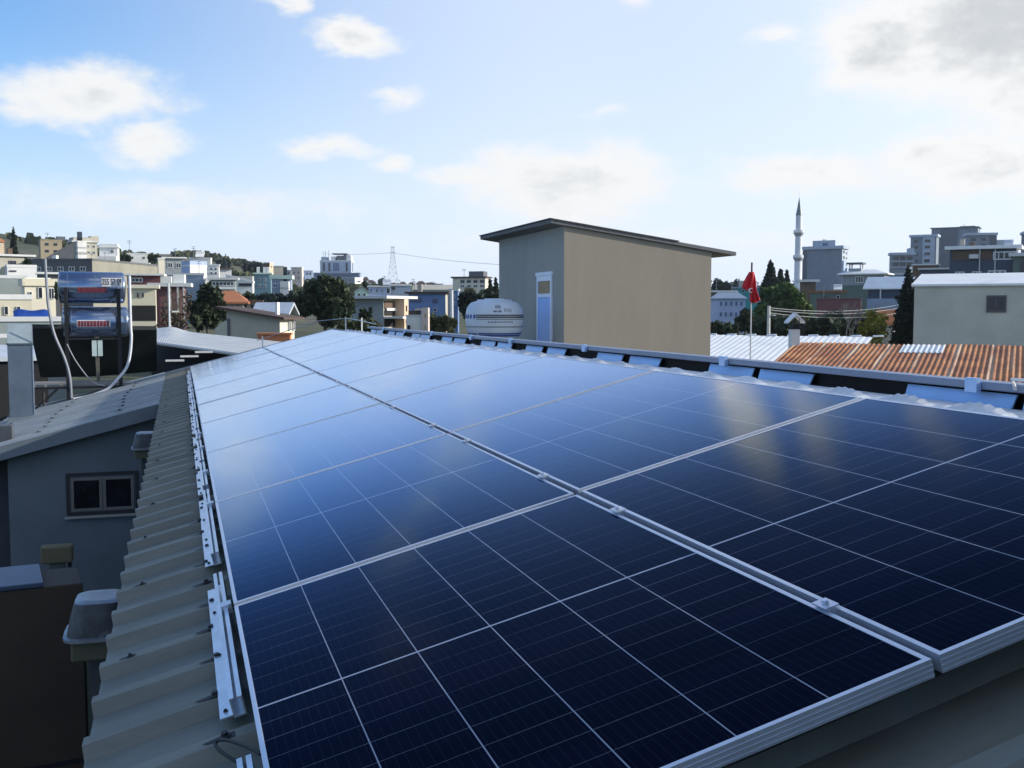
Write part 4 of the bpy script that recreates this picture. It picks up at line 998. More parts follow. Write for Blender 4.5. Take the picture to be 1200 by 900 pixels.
MB().box((w_/2+.05, -d_*.42, zloc(h, 364)), (w_/2+.12, d_*.06, zloc(h, 361))).build("balcony_wall", C_['white'], h['t'])
for py_ in (377, 361): MB().box((w_/2+.56, d_*.17, zloc(h, py_+4)), (w_/2+.58, d_*.21, zloc(h, py_-3))).build("slit_window", C_['glassd'], h['t'])
h = house("pale_stepped_house", "small white and pink stepped house with a roof terrace beyond the ridge", "house", 476, 503, 371, 50, -6, .6, wall='white', roof='flat', roofm='slab', over=.03, thick=.08, wins=[('F', (.12,), .14, 381, 388, 'dark', 'framed', 1)])
w_ = h['w']
hpart(h, "tower", (w_*.22, -h['d']/2-.12, -2), (w_*.52, h['d']/2, zloc(h, 360.5)), 'pink')
hpart(h, "dark_recess", (-w_*.42, -h['d']*.2, h['H']+.09), (w_*.1, h['d']*.3, zloc(h, 364)), 'brown')
hpart(h, "top_slab", (-w_*.1, -h['d']*.5, zloc(h, 363.8)), (w_*.215, h['d']*.4, zloc(h, 361.5)), 'pink')
for z_ in (367.5, 381): hpart(h, "slit_window", (w_*.36, -h['d']/2-.135, zloc(h, z_+5)), (w_*.43, -h['d']/2-.122, zloc(h, z_)), 'tan')
h = house("blue_house", "bright blue house under a dark flat roof beyond the ridge", "house", 479, 525, 344, 72, -7, .55, wall='blue', roof='flat', roofm='btile', over=.25, thick=.12, wallside='beige', wins=[('F', (.20,), .30, 349.5, 354, 'glassb', 'framed', 2), ('F', (.72,), .14, 350.5, 355, 'glassb', 'framed', 1), ('F', (.72,), .10, 361, 365, 'dark', 'frame', 1)])
house("grey_blue_hall", "grey blue windowless hall with a dark top band behind the blue house", "building", 458, 482, 335, 105, 4, .5, wall='bgrey', roof='flat', roofm='slab', over=.06, wins=[('F', (.1,), .2, 336, 339.5, 'dark', 'framed', 1)])
house("lilac_house", "lilac grey house with white window bays left of the grey blue hall", "house", 430, 459, 336.5, 120, 2, .6, wall='pblue', roof='flat', roofm='slab', over=.15, wins=[('F', (.15, .4, .62), .12, 338.5, 343, 'glassb'), ('F', (.86,), .16, 337.5, 344, 'dark', 'frame', 1)])
house("green_gable_house", "tiny mint house with pointed white trim in front of the lilac house", "house", 416, 432, 342.5, 95, 0, .8, wall='mint', roof='gable', rh=.45, roofm='greygreen', over=.12, wins=[('F', (.3, .7), .2, 344, 348, 'dark', 'frame', 1)])
house("olive_roof_hall", "wide low hall with an olive grey roof behind the blue house", "building", 484, 530, 340.5, 110, -3, .5, wall='grey', roof='front', rh=.55, roofm='beige', over=.1)
house("violet_house", "narrow violet blue house beside a pale pole right of the blue house", "house", 527, 538, 341, 88, -10, .8, wall='blue', roof='flat', roofm='slab', over=.08, wins=[('F', (.5,), .3, 345, 349, 'glassb'), ('F', (.5,), .3, 353, 357, 'glassb')])
h = house("cream_apartment", "long cream apartment block on the skyline left of the shed", "house", 530.5, 575, 325.8, 230, -20, .45, wall='cream', wallside='cream', roof='flat', roofm='btile', over=.35, thick=.35, wins=[('F', (.3, .5, .7, .9), .13, 328, 331.5, 'dark', 'framed'), ('F', (.3, .5, .7, .9), .13, 333.5, 337, 'dark', 'frame')])
hpart(h, "roof_room", (-.2, -1.2, h['H']+.36), (3.2, 1.4, h['H']+1.5), 'dgrey')
FAR = [(428, 441, 331, 'white'), (443, 455, 333.8, 'grey'), (456, 466, 334.5, 'pblue'), (468, 477, 333.5, 'white'), (478, 487, 334, 'pblue'), (488, 499, 332.5, 'pink'), (500, 508, 334.8, 'bgrey'), (509, 519, 333, 'pblue'), (519, 529, 335, 'white'),
       (357, 367, 317.5, 'pblue'), (333, 342, 317, 'grey'), (426, 432, 328, 'white'), (561, 569, 339.8, 'white')]
FL = ["white far house under the pylon's left foot", "grey far house below the wires, left of the pylon", "pale blue far house at the foot of the pylon", "white far house just right of the pylon", "pale blue far house second right of the pylon", "pinkish wide far house on the skyline above the blue house", "slate blue far house between the pinkish and pale blue ones", "pale blue far house above the blue house's right part", "white far house left of the long cream apartment block",
      "pale blue far house left of the hotel", "grey far house left of the pinkish stepped house", "small white far house at the right foot of the hotel", "little white house half hidden by trees under the cream apartment block"]
for (xa, xb, yt_, wl_), lb in zip(FAR, FL):
    D_ = 330+((xa*37) % 90); 
    house("distant_house", lb, "house", xa, xb, yt_, D_, ((xa*13) % 30)-15, .7, wall=wl_, roof='flat' if xa % 2 else 'hip', rh=1.0, roofm='slab' if xa % 2 else 'btile', over=.2, group="houses far away on the skyline", wins=[('F', (.3, .7), .2, yt_+2, yt_+4.5, 'dark', 'framed', 1)])
# --- right
h = house("blue_white_house", "pale lilac house with two rows of slim blue windows right of the shed", "house", 833, 873, 349.5, 88, 3, .5, wall='pblue', roof='hip', rh=.5, roofm='bgrey', over=.15, wins=[('F', (.28, .43, .58, .73, .88), .055, 353.5, 358.5, 'glassb', 'bgrey', 1), ('F', (.28, .43, .58, .73), .055, 366, 371, 'glassb', 'bgrey', 1)])
house("white_slab_house", "dark walled house under a white slab roof beside the tan shed wall", "house", 832, 862, 342.5, 105, 0, .6, wall='brown', roof='flat', roofm='white', over=.2, thick=.18)
h = house("turquoise_house", "turquoise house behind the red flag and the lilac house", "house", 860, 893, 338, 120, 5, .6, wall='teal', roof='flat', roofm='bgrey', over=.2, wins=[('F', (.3, .6), .1, 339.5, 343, 'dark', 'frame', 1)])
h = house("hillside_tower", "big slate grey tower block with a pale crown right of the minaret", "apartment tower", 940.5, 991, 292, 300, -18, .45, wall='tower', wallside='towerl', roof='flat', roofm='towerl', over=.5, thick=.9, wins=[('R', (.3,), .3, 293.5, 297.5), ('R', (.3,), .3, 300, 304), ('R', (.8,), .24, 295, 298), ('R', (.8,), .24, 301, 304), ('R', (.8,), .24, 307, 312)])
hpart(h, "roof_house", (-.28*h['w'], -h['d']*.35, h['H']+.905), (.30*h['w'], h['d']*.35, zloc(h, 281.5)), 'towerl')
hpart(h, "roof_window", (-.02*h['w'], -h['d']*.35-.1, zloc(h, 288)), (.10*h['w'], -h['d']*.35-.01, zloc(h, 284.5)), 'glassb')
hpart(h, "corner_strip", (-.5*h['w']-.12, -h['d']/2-.12, -2), (-.40*h['w'], -h['d']/2-.01, h['H']-.2), 'towerd')
hpart(h, "balcony_panel", (h['w']/2+.01, -h['d']*.42, -1), (h['w']/2+.4, -h['d']*.05, zloc(h, 305.5)), 'pblue')
for u in (-.06, -.01): hpart(h, "mast", (u*h['w']-.1, -.1, zloc(h, 281.5)), (u*h['w']+.1, .1, zloc(h, 279.5)), 'dgrey')
h = house("turret_house", "grey green house with a pale roof and an open lantern turret", "house", 987, 1040, 320.5, 100, -12, .6, wall='grey', roof='hip', rh=.42, roofm='metalw', over=.4, wins=[('F', (.42,), .20, 323.5, 331.5, 'dark', 'frame', 3)])
zz0 = h['H']+.25
for sx in (-.5, .5):
    for sy in (-.5, .5): hpart(h, "turret_post", (-.9+sx-.06, sy-.06, zz0), (-.9+sx+.06, sy+.06, zloc(h, 309)), 'slab')
hpart(h, "turret_base", (-1.5, -.6, zz0-.1), (-.3, .6, zloc(h, 314)), 'grey'); hpart(h, "turret_roof", (-1.65, -.75, zloc(h, 309)), (-.15, .75, zloc(h, 307)), 'dgrey')
hpart(h, "ground_floor", (-h['w']/2+.1, -h['d']/2-.15, -2), (h['w']/2, -h['d']/2-.01, zloc(h, 334)), 'green')
house("green_house", "dull green house behind the crimson wall", "house", 950, 990, 343, 92, 0, .5, wall='green', roof='flat', roofm='rust', over=.1, wins=[('F', (.78,), .1, 346, 350, 'dark', 'frame', 1), ('F', (.4,), .1, 346, 350, 'dark', 'framed', 1)])
h = house("rust_roof_house", "small house with a thin pale roof at the foot of the minaret", "house", 937, 955, 330.5, 150, 10, .7, wall='brown', roof='flat', roofm='slab', over=.5, thick=.35)
house("crimson_house", "long low crimson walled building behind the bare tree", "building", 958, 1008, 351, 74, -2, .3, wall='crimson', roof='flat', roofm='crimson', over=.05, thick=.08)
h = house("awning_house", "dark blue house with a bright white awning left of the tall conifer", "house", 1018, 1064, 339, 80, -8, .5, wall='dblue', roof='front', rh=.9, roofm='metalw', over=.35)
w_, d_ = h['w'], h['d']
hpart(h, "terrace_wall", (-w_*.46, -d_/2-1.2, -2), (w_*.5, -d_/2-.01, zloc(h, 350)), 'bgrey'); hpart(h, "post", (-w_*.18, -d_/2-.3, zloc(h, 350)+.003), (-w_*.18+.09, -d_/2-.2, h['H']), 'slab')
h = house("grey_long_house", "blue grey upper storey with a pale slab behind the conifer", "house", 1030, 1075, 322, 112, 6, .6, wall='bgrey', roof='flat', roofm='slab', over=.1)
TOWERS = [("low_tower", "lowest of the hazy towers, with pale floor bands, left of the stepped ones", 1041.5, 1069, 299, 300, 8, 'tower'), ("stepped_tower", "middle grey tower with a pale crown and window column", 1066, 1097, 278, 310, -10, 'tower'), ("slab_tower", "tallest dark slate tower block on the right skyline", 1091, 1144, 267.5, 345, -6, 'tower'), ("right_tower", "pale crowned tower rising behind the dark blue veranda house", 1129, 1163, 276, 300, 12, 'tower'), ("edge_tower", "dark tower cut off by the right edge of the view", 1196, 1240, 274, 300, 8, 'towerd')]
for nm, lb, xa, xb, yt_, D_, rt_, wl_ in TOWERS:
    h = house("apartment_tower", lb, "apartment tower", xa, xb, yt_, D_, rt_, .6, wall=wl_, roof='flat', roofm='towerl' if nm != 'slab_tower' else 'towerd', over=.4, thick=.7 if nm != 'slab_tower' else .3, group="apartment towers on the right skyline")
    if nm == 'low_tower':
        for y_ in (306, 313): hpart(h, "floor_band", (-h['w']/2-.3, -h['d']/2-.3, zloc(h, y_+1)), (h['w']/2+.3, -h['d']/2-.01, zloc(h, y_)), 'towerl')
        windows(h, 'F', (.2, .5, .8), .24, 300.5, 305, 'dark', 'framed', 2); windows(h, 'F', (.2, .5, .8), .24, 308, 312, 'dark', 'framed', 2)
        hpart(h, "roof_room", (h['w']*.25, -2, h['H']+.71), (h['w']*.48, 2, zloc(h, 291)), 'towerl')
    elif nm == 'stepped_tower':
        hpart(h, "pale_bay", (-.02*h['w'], -h['d']/2-.25, -2), (.45*h['w'], -h['d']/2-.01, h['H']-.1), 'towerl')
        for y_ in (281, 288, 296, 304): windows(h, 'F', (.22,), .16, y_, y_+3.5, 'dark', 'framed', 1)
        for y_ in (281, 288, 296, 304):
            b = MB().box((.06*h['w'], -h['d']/2-.32, zloc(h, y_+3.5)), (.27*h['w'], -h['d']/2-.26, zloc(h, y_))); o = b.build("window", C_['glassd'], h['t'])
    elif nm == 'slab_tower':
        hpart(h, "dark_bay", (-.30*h['w'], -h['d']/2-.3, -2), (.06*h['w'], -h['d']/2-.01, h['H']-.1), 'towerd')
        for y_ in (272, 280, 285): windows(h, 'F', (.36,), .18, y_, y_+2.6, 'glassb', 'frame', 2)
        hpart(h, "parapet_blocks", (.1*h['w'], -2, h['H']+.31), (.42*h['w'], 2, zloc(h, 265)), 'towerd')
        hpart(h, "mast", (.18*h['w'], -2.4, h['H']), (.18*h['w']+.25, -2.1, zloc(h, 263)), 'slab')
    elif nm == 'right_tower':
        for y_ in (279, 286): windows(h, 'F', (.2, .55), .18, y_, y_+3.5, 'dark', 'framed', 1)
        hpart(h, "dark_corner", (.28*h['w'], -h['d']/2-.2, -2), (.5*h['w']+.15, -h['d']/2-.01, h['H']-.1), 'towerd')
        MB().box((.5*h['w']+.2, -2, -2), (.5*h['w']+3.2, 2, zloc(h, 281.5))).build("stair_wing", C_['towerl'], h['t'])
h = house("veranda_house", "dark blue two storey house with an upper veranda and white windows", "house", 1114, 1188, 292, 80, -4, .5, wall='dblue', roof='flat', roofm='metalw', over=.35, thick=.26,
          wins=[('F', (.82,), .33, 295.3, 305, 'dark', 'frame', 4), ('F', (.72,), .27, 317, 328.5, 'dark', 'frame', 3), ('F', (.16,), .14, 318, 328.5, 'dark', 'frame', 2), ('F', (.42,), .14, 318, 328.5, 'dark', 'frame', 2)])
w_, d_ = h['w'], h['d']
hpart(h, "veranda_opening", (-w_*.46, -d_/2-.03, zloc(h, 304.5)), (w_*.13, -d_/2-.005, zloc(h, 293.5)), 'brown')
hpart(h, "air_conditioner", (-w_*.2, -d_/2-.35, zloc(h, 303)), (-w_*.06, -d_/2-.04, zloc(h, 298)), 'slab')
for u in (-.05, .18): hpart(h, "downpipe", (u*w_, -d_/2-.14, -2), (u*w_+.07, -d_/2-.07, h['H']), 'slab')
MB().box((w_/2-.02, -d_/2-.12, -2), (w_/2+.07, -d_/2-.005, h['H'])).build("corner_pipe", C_['slab'], h['t'])
house("edge_house", "dark house with a pale cornice cut off by the right edge", "house", 1188, 1240, 300, 78, -4, .5, wall='green', roof='flat', roofm='slab', over=.3, thick=.25, wins=[('F', (.25,), .2, 306, 322, 'dark', 'framed')])
house("low_slab_house", "low dark blue house with two pale slab edges behind the conifer tip", "house", 1078, 1114, 316, 86, -3, .5, wall='dblue', roof='flat', roofm='slab', over=.15, thick=.14, wins=[('F', (.35,), .2, 320, 327, 'dark', 'framed', 1), ('F', (.85,), .1, 325, 329.5, 'dark', 'frame', 1)])
house("back_slab_house", "pale roofed low house just behind the conifer tip and the towers", "house", 1069, 1098, 311, 110, 0, .5, wall='brown', roof='flat', roofm='slab', over=.1, thick=.12)
h = house("render_house", "large plain beige rendered building with one dark window at the right", "building", 1078, 1330, 334.5, 45, -3, .3, wall='sand', roof='front', rh=.55, roofm='metalw', over=.12, wins=[('F', (.373,), .088, 345.8, 366, 'dark', 'framed', 2)])
windows_done = True
house("orange_shed", "small shed with a rusty orange roof beside the yellow green tree", "shed", 1028, 1050, 380.5, 58, -8, .7, wall='beige', roof='front', rh=.75, roofm='orange', over=.1)
# neighbour's corrugated roofs in front of the right hand houses
def sheet_roof(name, label, TL, TR, slope_dir, slen, drop, pitch, amp, m, wallh=2.2, trim=None, wallm='beige'):
    """Corrugated mono pitch roof on a small building: TL/TR ends of the high edge, falling along slope_dir."""
    TL, TR = Vector(TL), Vector(TR); e = (TR-TL); Lx = e.length; ex = e.normalized(); sd_ = Vector(slope_dir).normalized()
    zb_ = hgt(TL.x, TL.y)
    t = empty(name, (TL.x, TL.y, zb_), label, "roof" if False else "building")
    b = MB(); n = int(Lx/pitch*8); rows = 8
    for top in (0, 1):
        o = len(b.v)
        for j in range(rows+1):
            for i in range(n+1):
                s_ = i/n*Lx; k = j/rows
                P_ = TL+ex*s_+sd_*(slen*k)+Vector((0, 0, -drop*k+amp*math.sin(2*math.pi*s_/pitch)+.012*math.sin(s_*1.7+j)-(.004 if top else 0)))
                b.v.append(tuple(P_-Vector((TL.x, TL.y, zb_))))
        for j in range(rows):
            for i in range(n):
                q = (o+j*(n+1)+i, o+(j+1)*(n+1)+i, o+(j+1)*(n+1)+i+1, o+j*(n+1)+i+1)
                b.f.append(q[::-1] if top else q); b.m.append(0)
    ro = b.build("roof", m, t, smooth=True)
    z0 = TL.z-zb_-drop-.12
    a0 = ex*.15+sd_*(slen-.2); a1 = ex*(Lx-.15)+sd_*(slen-.2); a2 = ex*(Lx-.15)+sd_*.2; a3 = ex*.15+sd_*.2
    zt2 = TL.z-zb_-.16
    MB().hexa([(*a0.xy, -2), (*a1.xy, -2), (*a2.xy, -2), (*a3.xy, -2), (*a0.xy, z0), (*a1.xy, z0), (*a2.xy, zt2), (*a3.xy, zt2)]).build("wall", C_[wallm], t)
    return t, TL, ex, sd_, Lx, zb_
def rust_mat():
    m = bpy.data.materials.new("rusty_sheet"); m.use_nodes = True; t = m.node_tree; b = t.nodes['Principled BSDF']
    c = t.nodes.new('ShaderNodeTexCoord'); uvm = t.nodes.new('ShaderNodeMapping'); t.links.new(c.outputs['Object'], uvm.inputs[0])
    uvm.inputs['Rotation'].default_value = (0, 0, RUST_ROT); s = t.nodes.new('ShaderNodeSeparateXYZ'); t.links.new(uvm.outputs[0], s.inputs[0])
    n1 = noise(t, c.outputs['Object'], 1.1, 8, .7); n2 = noise(t, c.outputs['Object'], 6, 6, .7); st_ = nd(t, 'ShaderNodeMapping'); t.links.new(uvm.outputs[0], st_.inputs[0]); st_.inputs['Scale'].default_value = (5, .35, 1)
    n3 = noise(t, st_.outputs[0], 1.2, 5, .6)
    k = mixc(t, smooth(t, n1.outputs['Fac'], .35, .65), (.24, .075, .024), (.46, .19, .062)); k = mixc(t, smooth(t, n2.outputs['Fac'], .45, .7, 0, .6), k, (.12, .042, .02))
    k = mixc(t, smooth(t, n3.outputs['Fac'], .55, .75, 0, .55), k, (.46, .34, .22))
    # lighter lapped strips between the sheets
    q = mth(t, 'DIVIDE', s.outputs[0], .86); fr = mth(t, 'ABSOLUTE', mth(t, 'SUBTRACT', q, mth(t, 'ROUND', q)))
    lap = mth(t, 'MULTIPLY', mth(t, 'LESS_THAN', fr, .075), smooth(t, n3.outputs['Fac'], .35, .6, .10, .75))
    k = mixc(t, lap, k, (.50, .38, .27))
    t.links.new(k, b.inputs['Base Color']); b.inputs['Roughness'].default_value = .75
    return m
def cdir(lat, dep): return Vector((RT.x*lat+math.sin(YAW)*dep, RT.y*lat+math.cos(YAW)*dep, 0))
RTL = at(933, 401.5, 30); RSD = cdir(-.436, -.9); REX = cdir(.9, -.436)
RUST_ROT = -math.atan2(REX.y, REX.x)
t, TL_, ex_, sd_, Lx_, zb_ = sheet_roof("rusty_roofed_shed", "long low shed with a rust orange corrugated roof beyond the ridge", RTL, RTL+REX*11.5, RSD, 5.4, .72, .13, .016, rust_mat())
# a newer pale sheet laid over, gutter, purlin ends
def onsheet(u, v, dz): return Vector((TL_+ex_*u+sd_*v)-Vector((TL_.x, TL_.y, zb_)))+Vector((0, 0, -.72*v/5.4+dz))
b = MB(); n = 96
for j in range(4):
    for i in range(n+1): b.v.append(tuple(onsheet(2.92+1.05*i/n, .22+j*.42, .026+.016*math.sin(2*math.pi*(2.92+1.05*i/n)/.13))))
for j in range(3):
    for i in range(n): b.f.append((j*(n+1)+i, (j+1)*(n+1)+i, (j+1)*(n+1)+i+1, j*(n+1)+i+1)); b.m.append(0)
b.build("patch_sheet", C_['metal'], t, smooth=True)
MB().tube([onsheet(-.1, 5.42, -.12), onsheet(11.5, 5.42, -.12)], .06, 8).build("gutter", C_['slab'], t)
for u in (2.2, 4.8, 6.9, 7.1, 9.5): MB().tube([onsheet(u, 5.47, -.05), onsheet(u, 5.47, -.25)], .02, 5).build("bracket", M_DARK, t)
WTL = at(826, 392.5, 40); 
t2, TLw, exw, sdw, Lw, zbw = sheet_roof("white_roofed_shed", "low shed with a bright white sheet metal roof right of the shed", WTL, WTL+REX*6.1, RSD, 8.0, 1.05, .22, .006, C_['metalw'], wallm='white')
for i in range(9): MB().tube([(Vector(exw*(i*.75+.1))+Vector((0, 0, TLw.z-zbw+.02))), (Vector(exw*(i*.75+.45))+Vector((0, 0, TLw.z-zbw+.035)))], .035, 6).build("ridge_tile", C_['metalw'], t2)
# chimney with its little gabled cap
cp = at(930.5, 404, 29.6); s_ = 29.6/FPX
ch = empty("chimney", (cp.x, cp.y, cp.z-.6), "slim white chimney with a small gabled cap beside the rusty roof", "chimney", rz=-bearing(930)+rad(18))
MB().box((-5.2*s_, -5*s_, 0), (5.2*s_, 5*s_, .6+18*s_)).build("shaft", C_['white'], ch); MB().box((-4*s_, -4*s_, .603+18*s_), (4*s_, 4*s_, .6+24*s_)).build("throat", M_DARK, ch)
cz = .6+24*s_
b = MB()
for sx in (-1, 1): b.hexa([(sx*10*s_, -8*s_, cz+1*s_), (0, -8*s_, cz+11*s_), (0, 8*s_, cz+11*s_), (sx*10*s_, 8*s_, cz+1*s_), (sx*10*s_, -8*s_, cz+2.8*s_), (0, -8*s_, cz+13*s_), (0, 8*s_, cz+13*s_), (sx*10*s_, 8*s_, cz+2.8*s_)])
b.build("cap", C_['metalw'], ch)
for sx in (-3.6, 3.6): MB().box((sx*s_-.01, -7*s_, .6+18*s_), (sx*s_+.01, -6*s_, cz+6*s_)).build("cap_leg", M_FR, ch)
# flag on its pole
fp = at(879.3, 420, 26.); s_ = 26./FPX
zb_ = fp.z-1.2
fg = empty("flagpole", (fp.x, fp.y, zb_), "thin dark flagpole standing in front of the white sheet roof", "flagpole", rz=-bearing(879))
zf = lambda py: zat(py, 26.)-zb_
b = MB(); b.tube([(0, 0, 0), (0, 0, zf(352))], .02, 6); b.build("lower_pole", C_['slab'], fg); b = MB(); b.tube([(0, 0, zf(352)+.002), (0, 0, zf(308))], .024, 6); b.build("upper_pole", M_FR, fg)
b = MB(); rows = 26; cols = 22
for j in range(rows+1):
    k = j/rows; py = 319+34*k
    # hanging folds: narrow at the hoist's top, swelling, then gathered
    lw = 3+8*math.sin(min(1, k/.62)*math.pi*.5) if k < .52 else 11-9.5*(k-.52)/.16 if k < .68 else 1.5
    rw = 2.5+3*math.sin(min(1, k/.5)*math.pi/2) if k < .6 else 5.5+4.5*(k-.6)/.4
    for i in range(cols+1):
        u = i/cols; x = -lw+(lw+rw)*u
        b.v.append((x*s_, -.045+1.6*s_*math.sin(u*15+k*3.)*(0.5+k), zf(py+2.2*math.sin(u*math.pi*1.2)*k)))
for j in range(rows):
    for i in range(cols): b.f.append((j*(cols+1)+i, j*(cols+1)+i+1, (j+1)*(cols+1)+i+1, (j+1)*(cols+1)+i)); b.m.append(0)
fl_ = b.build("flag", mat("flag_red", (.62, .018, .03), .75, var=.08, scale=4), None, smooth=True)
fl_.location = fg.location; fl_.rotation_euler = fg.rotation_euler; fl_.location.z = zb_
so_ = fl_.modifiers.new("cloth", 'SOLIDIFY'); so_.thickness = .012
tag(fl_, "red flag with a white crescent hanging limp from the dark flagpole", "flag")
b = MB(); pts = []
for i in range(13): a = rad(50+260*i/12); pts.append((-.3*s_+2.3*s_*math.cos(a), -.045-3.0*s_, zf(340.6)+2.3*s_*math.sin(a)))
b.tube(pts, [.2*s_+.75*s_*math.sin(math.pi*i/12) for i in range(13)], 6); b.build("crescent", C_['white'], fl_)
# the minaret
DM = 230.; mp_ = at(934.3, 363, DM); s_ = DM/FPX; zb_ = hgt(mp_.x, mp_.y)
mn = empty("minaret", (mp_.x, mp_.y, zb_), "white minaret with two balconies and a pointed grey green spire", "minaret")
zm = lambda py: zat(py, DM)-zb_
M_MW = mat("minaret_white", (.66, .68, .72), .7, var=.06, scale=.5)
MB().lathe([(r_*s_, zm(py)) for r_, py in ((5.2, 380), (5.2, 333), (4.3, 329), (4.2, 306.6))], 24).build("lower_shaft", M_MW, mn, smooth=True)
MB().lathe([(r_*s_, zm(py)) for r_, py in ((3.9, 299.5), (3.8, 277.6))], 24).build("middle_shaft", M_MW, mn, smooth=True)
MB().lathe([(r_*s_, zm(py)) for r_, py in ((3.6, 270), (3.5, 253.2))], 24).build("upper_shaft", M_MW, mn, smooth=True)
for yb_ in (306.5, 277.5):
    bo = MB().lathe([(r_*s_, zm(yb_-dy)) for r_, dy in ((3.9, 0), (4.4, 1), (5.2, 2.4), (6.0, 3.6), (6.1, 4.2), (3.6, 4.25))], 24).build("balcony", mat("minaret_stone", (.36, .37, .38), .8), mn, smooth=True)
    b = MB(); 
    for i in range(24):
        a = 2*math.pi*i/24; a2 = a+2*math.pi/24*.8; b.add([(5.9*s_*math.cos(q), 5.9*s_*math.sin(q), zm(z)) for z in (yb_-4.3, yb_-7.2) for q in (a, a2)]+[(5.6*s_*math.cos(q), 5.6*s_*math.sin(q), zm(z)) for z in (yb_-4.3, yb_-7.2) for q in (a, a2)], [(0, 1, 3, 2), (5, 4, 6, 7), (2, 3, 7, 6), (0, 2, 6, 4), (1, 5, 7, 3)])
    b.build("railing", M_MW, bo)
MB().lathe([(r_*s_, zm(py)) for r_, py in ((3.9, 253), (3.4, 251), (2.2, 244), (.9, 236), (.35, 233.5), (.2, 233))], 24).build("spire", mat("spire_lead", (.17, .21, .20), .5, .2), mn, smooth=True)
MB().lathe([(.16*s_, zm(233)), (.12*s_, zm(226)), (.05*s_, zm(224))], 6).build("finial", M_GALV, mn)
# pylon and its wires
DP = 900.; pp_ = at(460.5, 345, DP); s_ = DP/FPX; zb_ = zat(338, DP)
py_ = empty("pylon", (pp_.x, pp_.y, zb_), "tall pale lattice electricity pylon on the far skyline", "pylon", rz=-bearing(460))
M_PY = mat("pylon_steel", (.42, .45, .48), .6, .2)
hp = (338-289)*s_; b = MB(); lv = [0, .2, .37, .51, .63, .73, .82, .91, 1.0]
def hwid(k): return (5.2*(1-k)**1.15+1.5)*s_
for sx in (-1, 1):
    for sy in (-1, 1): b.tube([(sx*hwid(k), sy*hwid(k), hp*k) for k in lv], .19*s_, 4)
for i in range(len(lv)-1):
    a, c = hwid(lv[i]), hwid(lv[i+1]); z0, z1 = hp*lv[i], hp*lv[i+1]
    for sy in (-1, 1):
        for q in (1, -1): b.tube([(-q*a, sy*a, z0), (q*c, sy*c, z1)], .09*s_, 4); b.tube([(sy*a, -q*a, z0), (sy*c, q*c, z1)], .09*s_, 4)
    for sy in (-1, 1): b.tube([(-c, sy*c, z1), (c, sy*c, z1)], .08*s_, 4)
b.build("lattice", M_PY, py_)
for k, wd_ in ((.97, 2.6), (.86, 2.4)): MB().box((-wd_*s_, -.5*s_, hp*k-.2*s_), (wd_*s_, .5*s_, hp*k+.2*s_)).build("cross_arm", M_PY, py_)
b = MB(); A = at(380, 297.5, 1050); B = at(460.5, 296, DP); C2 = at(640, 312, 640)
def wire(P0, P1, sag, r=.06, n=24):
    return [P0.lerp(P1, i/n)-Vector((0, 0, 4*sag*(i/n)*(1-i/n))) for i in range(n+1)], r
for P0, P1, sg in ((A, B, 1.0), (B, C2, 2.2)):
    p_, r_ = wire(P0, P1, sg, .13); b.tube(p_, r_, 4, closed=False)
tag(b.build("power_line", mat("wire_grey", (.30, .32, .35), .6)), "thin power line sagging from the pylon towards the shed", "power line")
# utility pole and street wires at the right
up_ = at(900.3, 402, 42); s_ = 42/FPX; zb_ = hgt(up_.x, up_.y)
ut = empty("utility_pole", (up_.x, up_.y, zb_), "pale concrete utility pole with a street lamp arm beside the dark trees", "utility pole", rz=-bearing(900))
MB().lathe([(.085, 0), (.06, zat(358.5, 42)-zb_)], 10).build("pole", mat("concrete_pale", (.48, .48, .46), .8), ut, smooth=True)
MB().tube([(.05, 0, zat(369.5, 42)-zb_), (.16, 0, zat(369, 42)-zb_)], .012, 6).build("lamp_arm", C_['slab'], ut); MB().box((.16, -.03, zat(370, 42)-zb_), (.28, .03, zat(368.7, 42)-zb_)).build("lamp_head", C_['white'], ut)
b = MB(); s0 = at(900.3, 360.5, 42); s1 = at(1075, 352, 62); s2 = at(900.3, 366.5, 42); s3 = at(1075, 362, 62)
for P0, P1 in ((s0, s1), (s2, s3), (at(900.3, 363, 42), at(1075, 356, 62))): p_, r_ = wire(P0, P1, .35, .012); b.tube(p_, r_, 4, closed=False)
tag(b.build("street_wires", mat("wire_pale", (.35, .36, .36), .5)), "street wires running from the utility pole towards the conifer", "wires")
st_ = at(199, 402, 40); zb_ = hgt(st_.x, st_.y); s_ = 40/FPX
sl2 = empty("street_lamp", (st_.x, st_.y, zb_), "thin pale street lamp in front of the bare brown tree", "street lamp", rz=-bearing(199))
MB().lathe([(.05, 0), (.035, zat(332, 40)-zb_)], 8).build("pole", C_['slab'], sl2); MB().tube([(0, 0, zat(368, 40)-zb_), (.12, 0, zat(365.5, 40)-zb_)], .012, 6).build("lamp_arm", C_['slab'], sl2); MB().box((.10, -.04, zat(366, 40)-zb_), (.36, .04, zat(364.2, 40)-zb_)).build("lamp_head", C_['white'], sl2)
pl_ = at(529.5, 400, 60); zb_ = hgt(pl_.x, pl_.y)
p_ = empty("street_pole", (pl_.x, pl_.y, zb_), "pale pole standing at the right corner of the blue house", "pole"); MB().lathe([(.12, 0), (.09, zat(340, 60)-zb_)], 8).build("shaft", C_['slab'], p_)
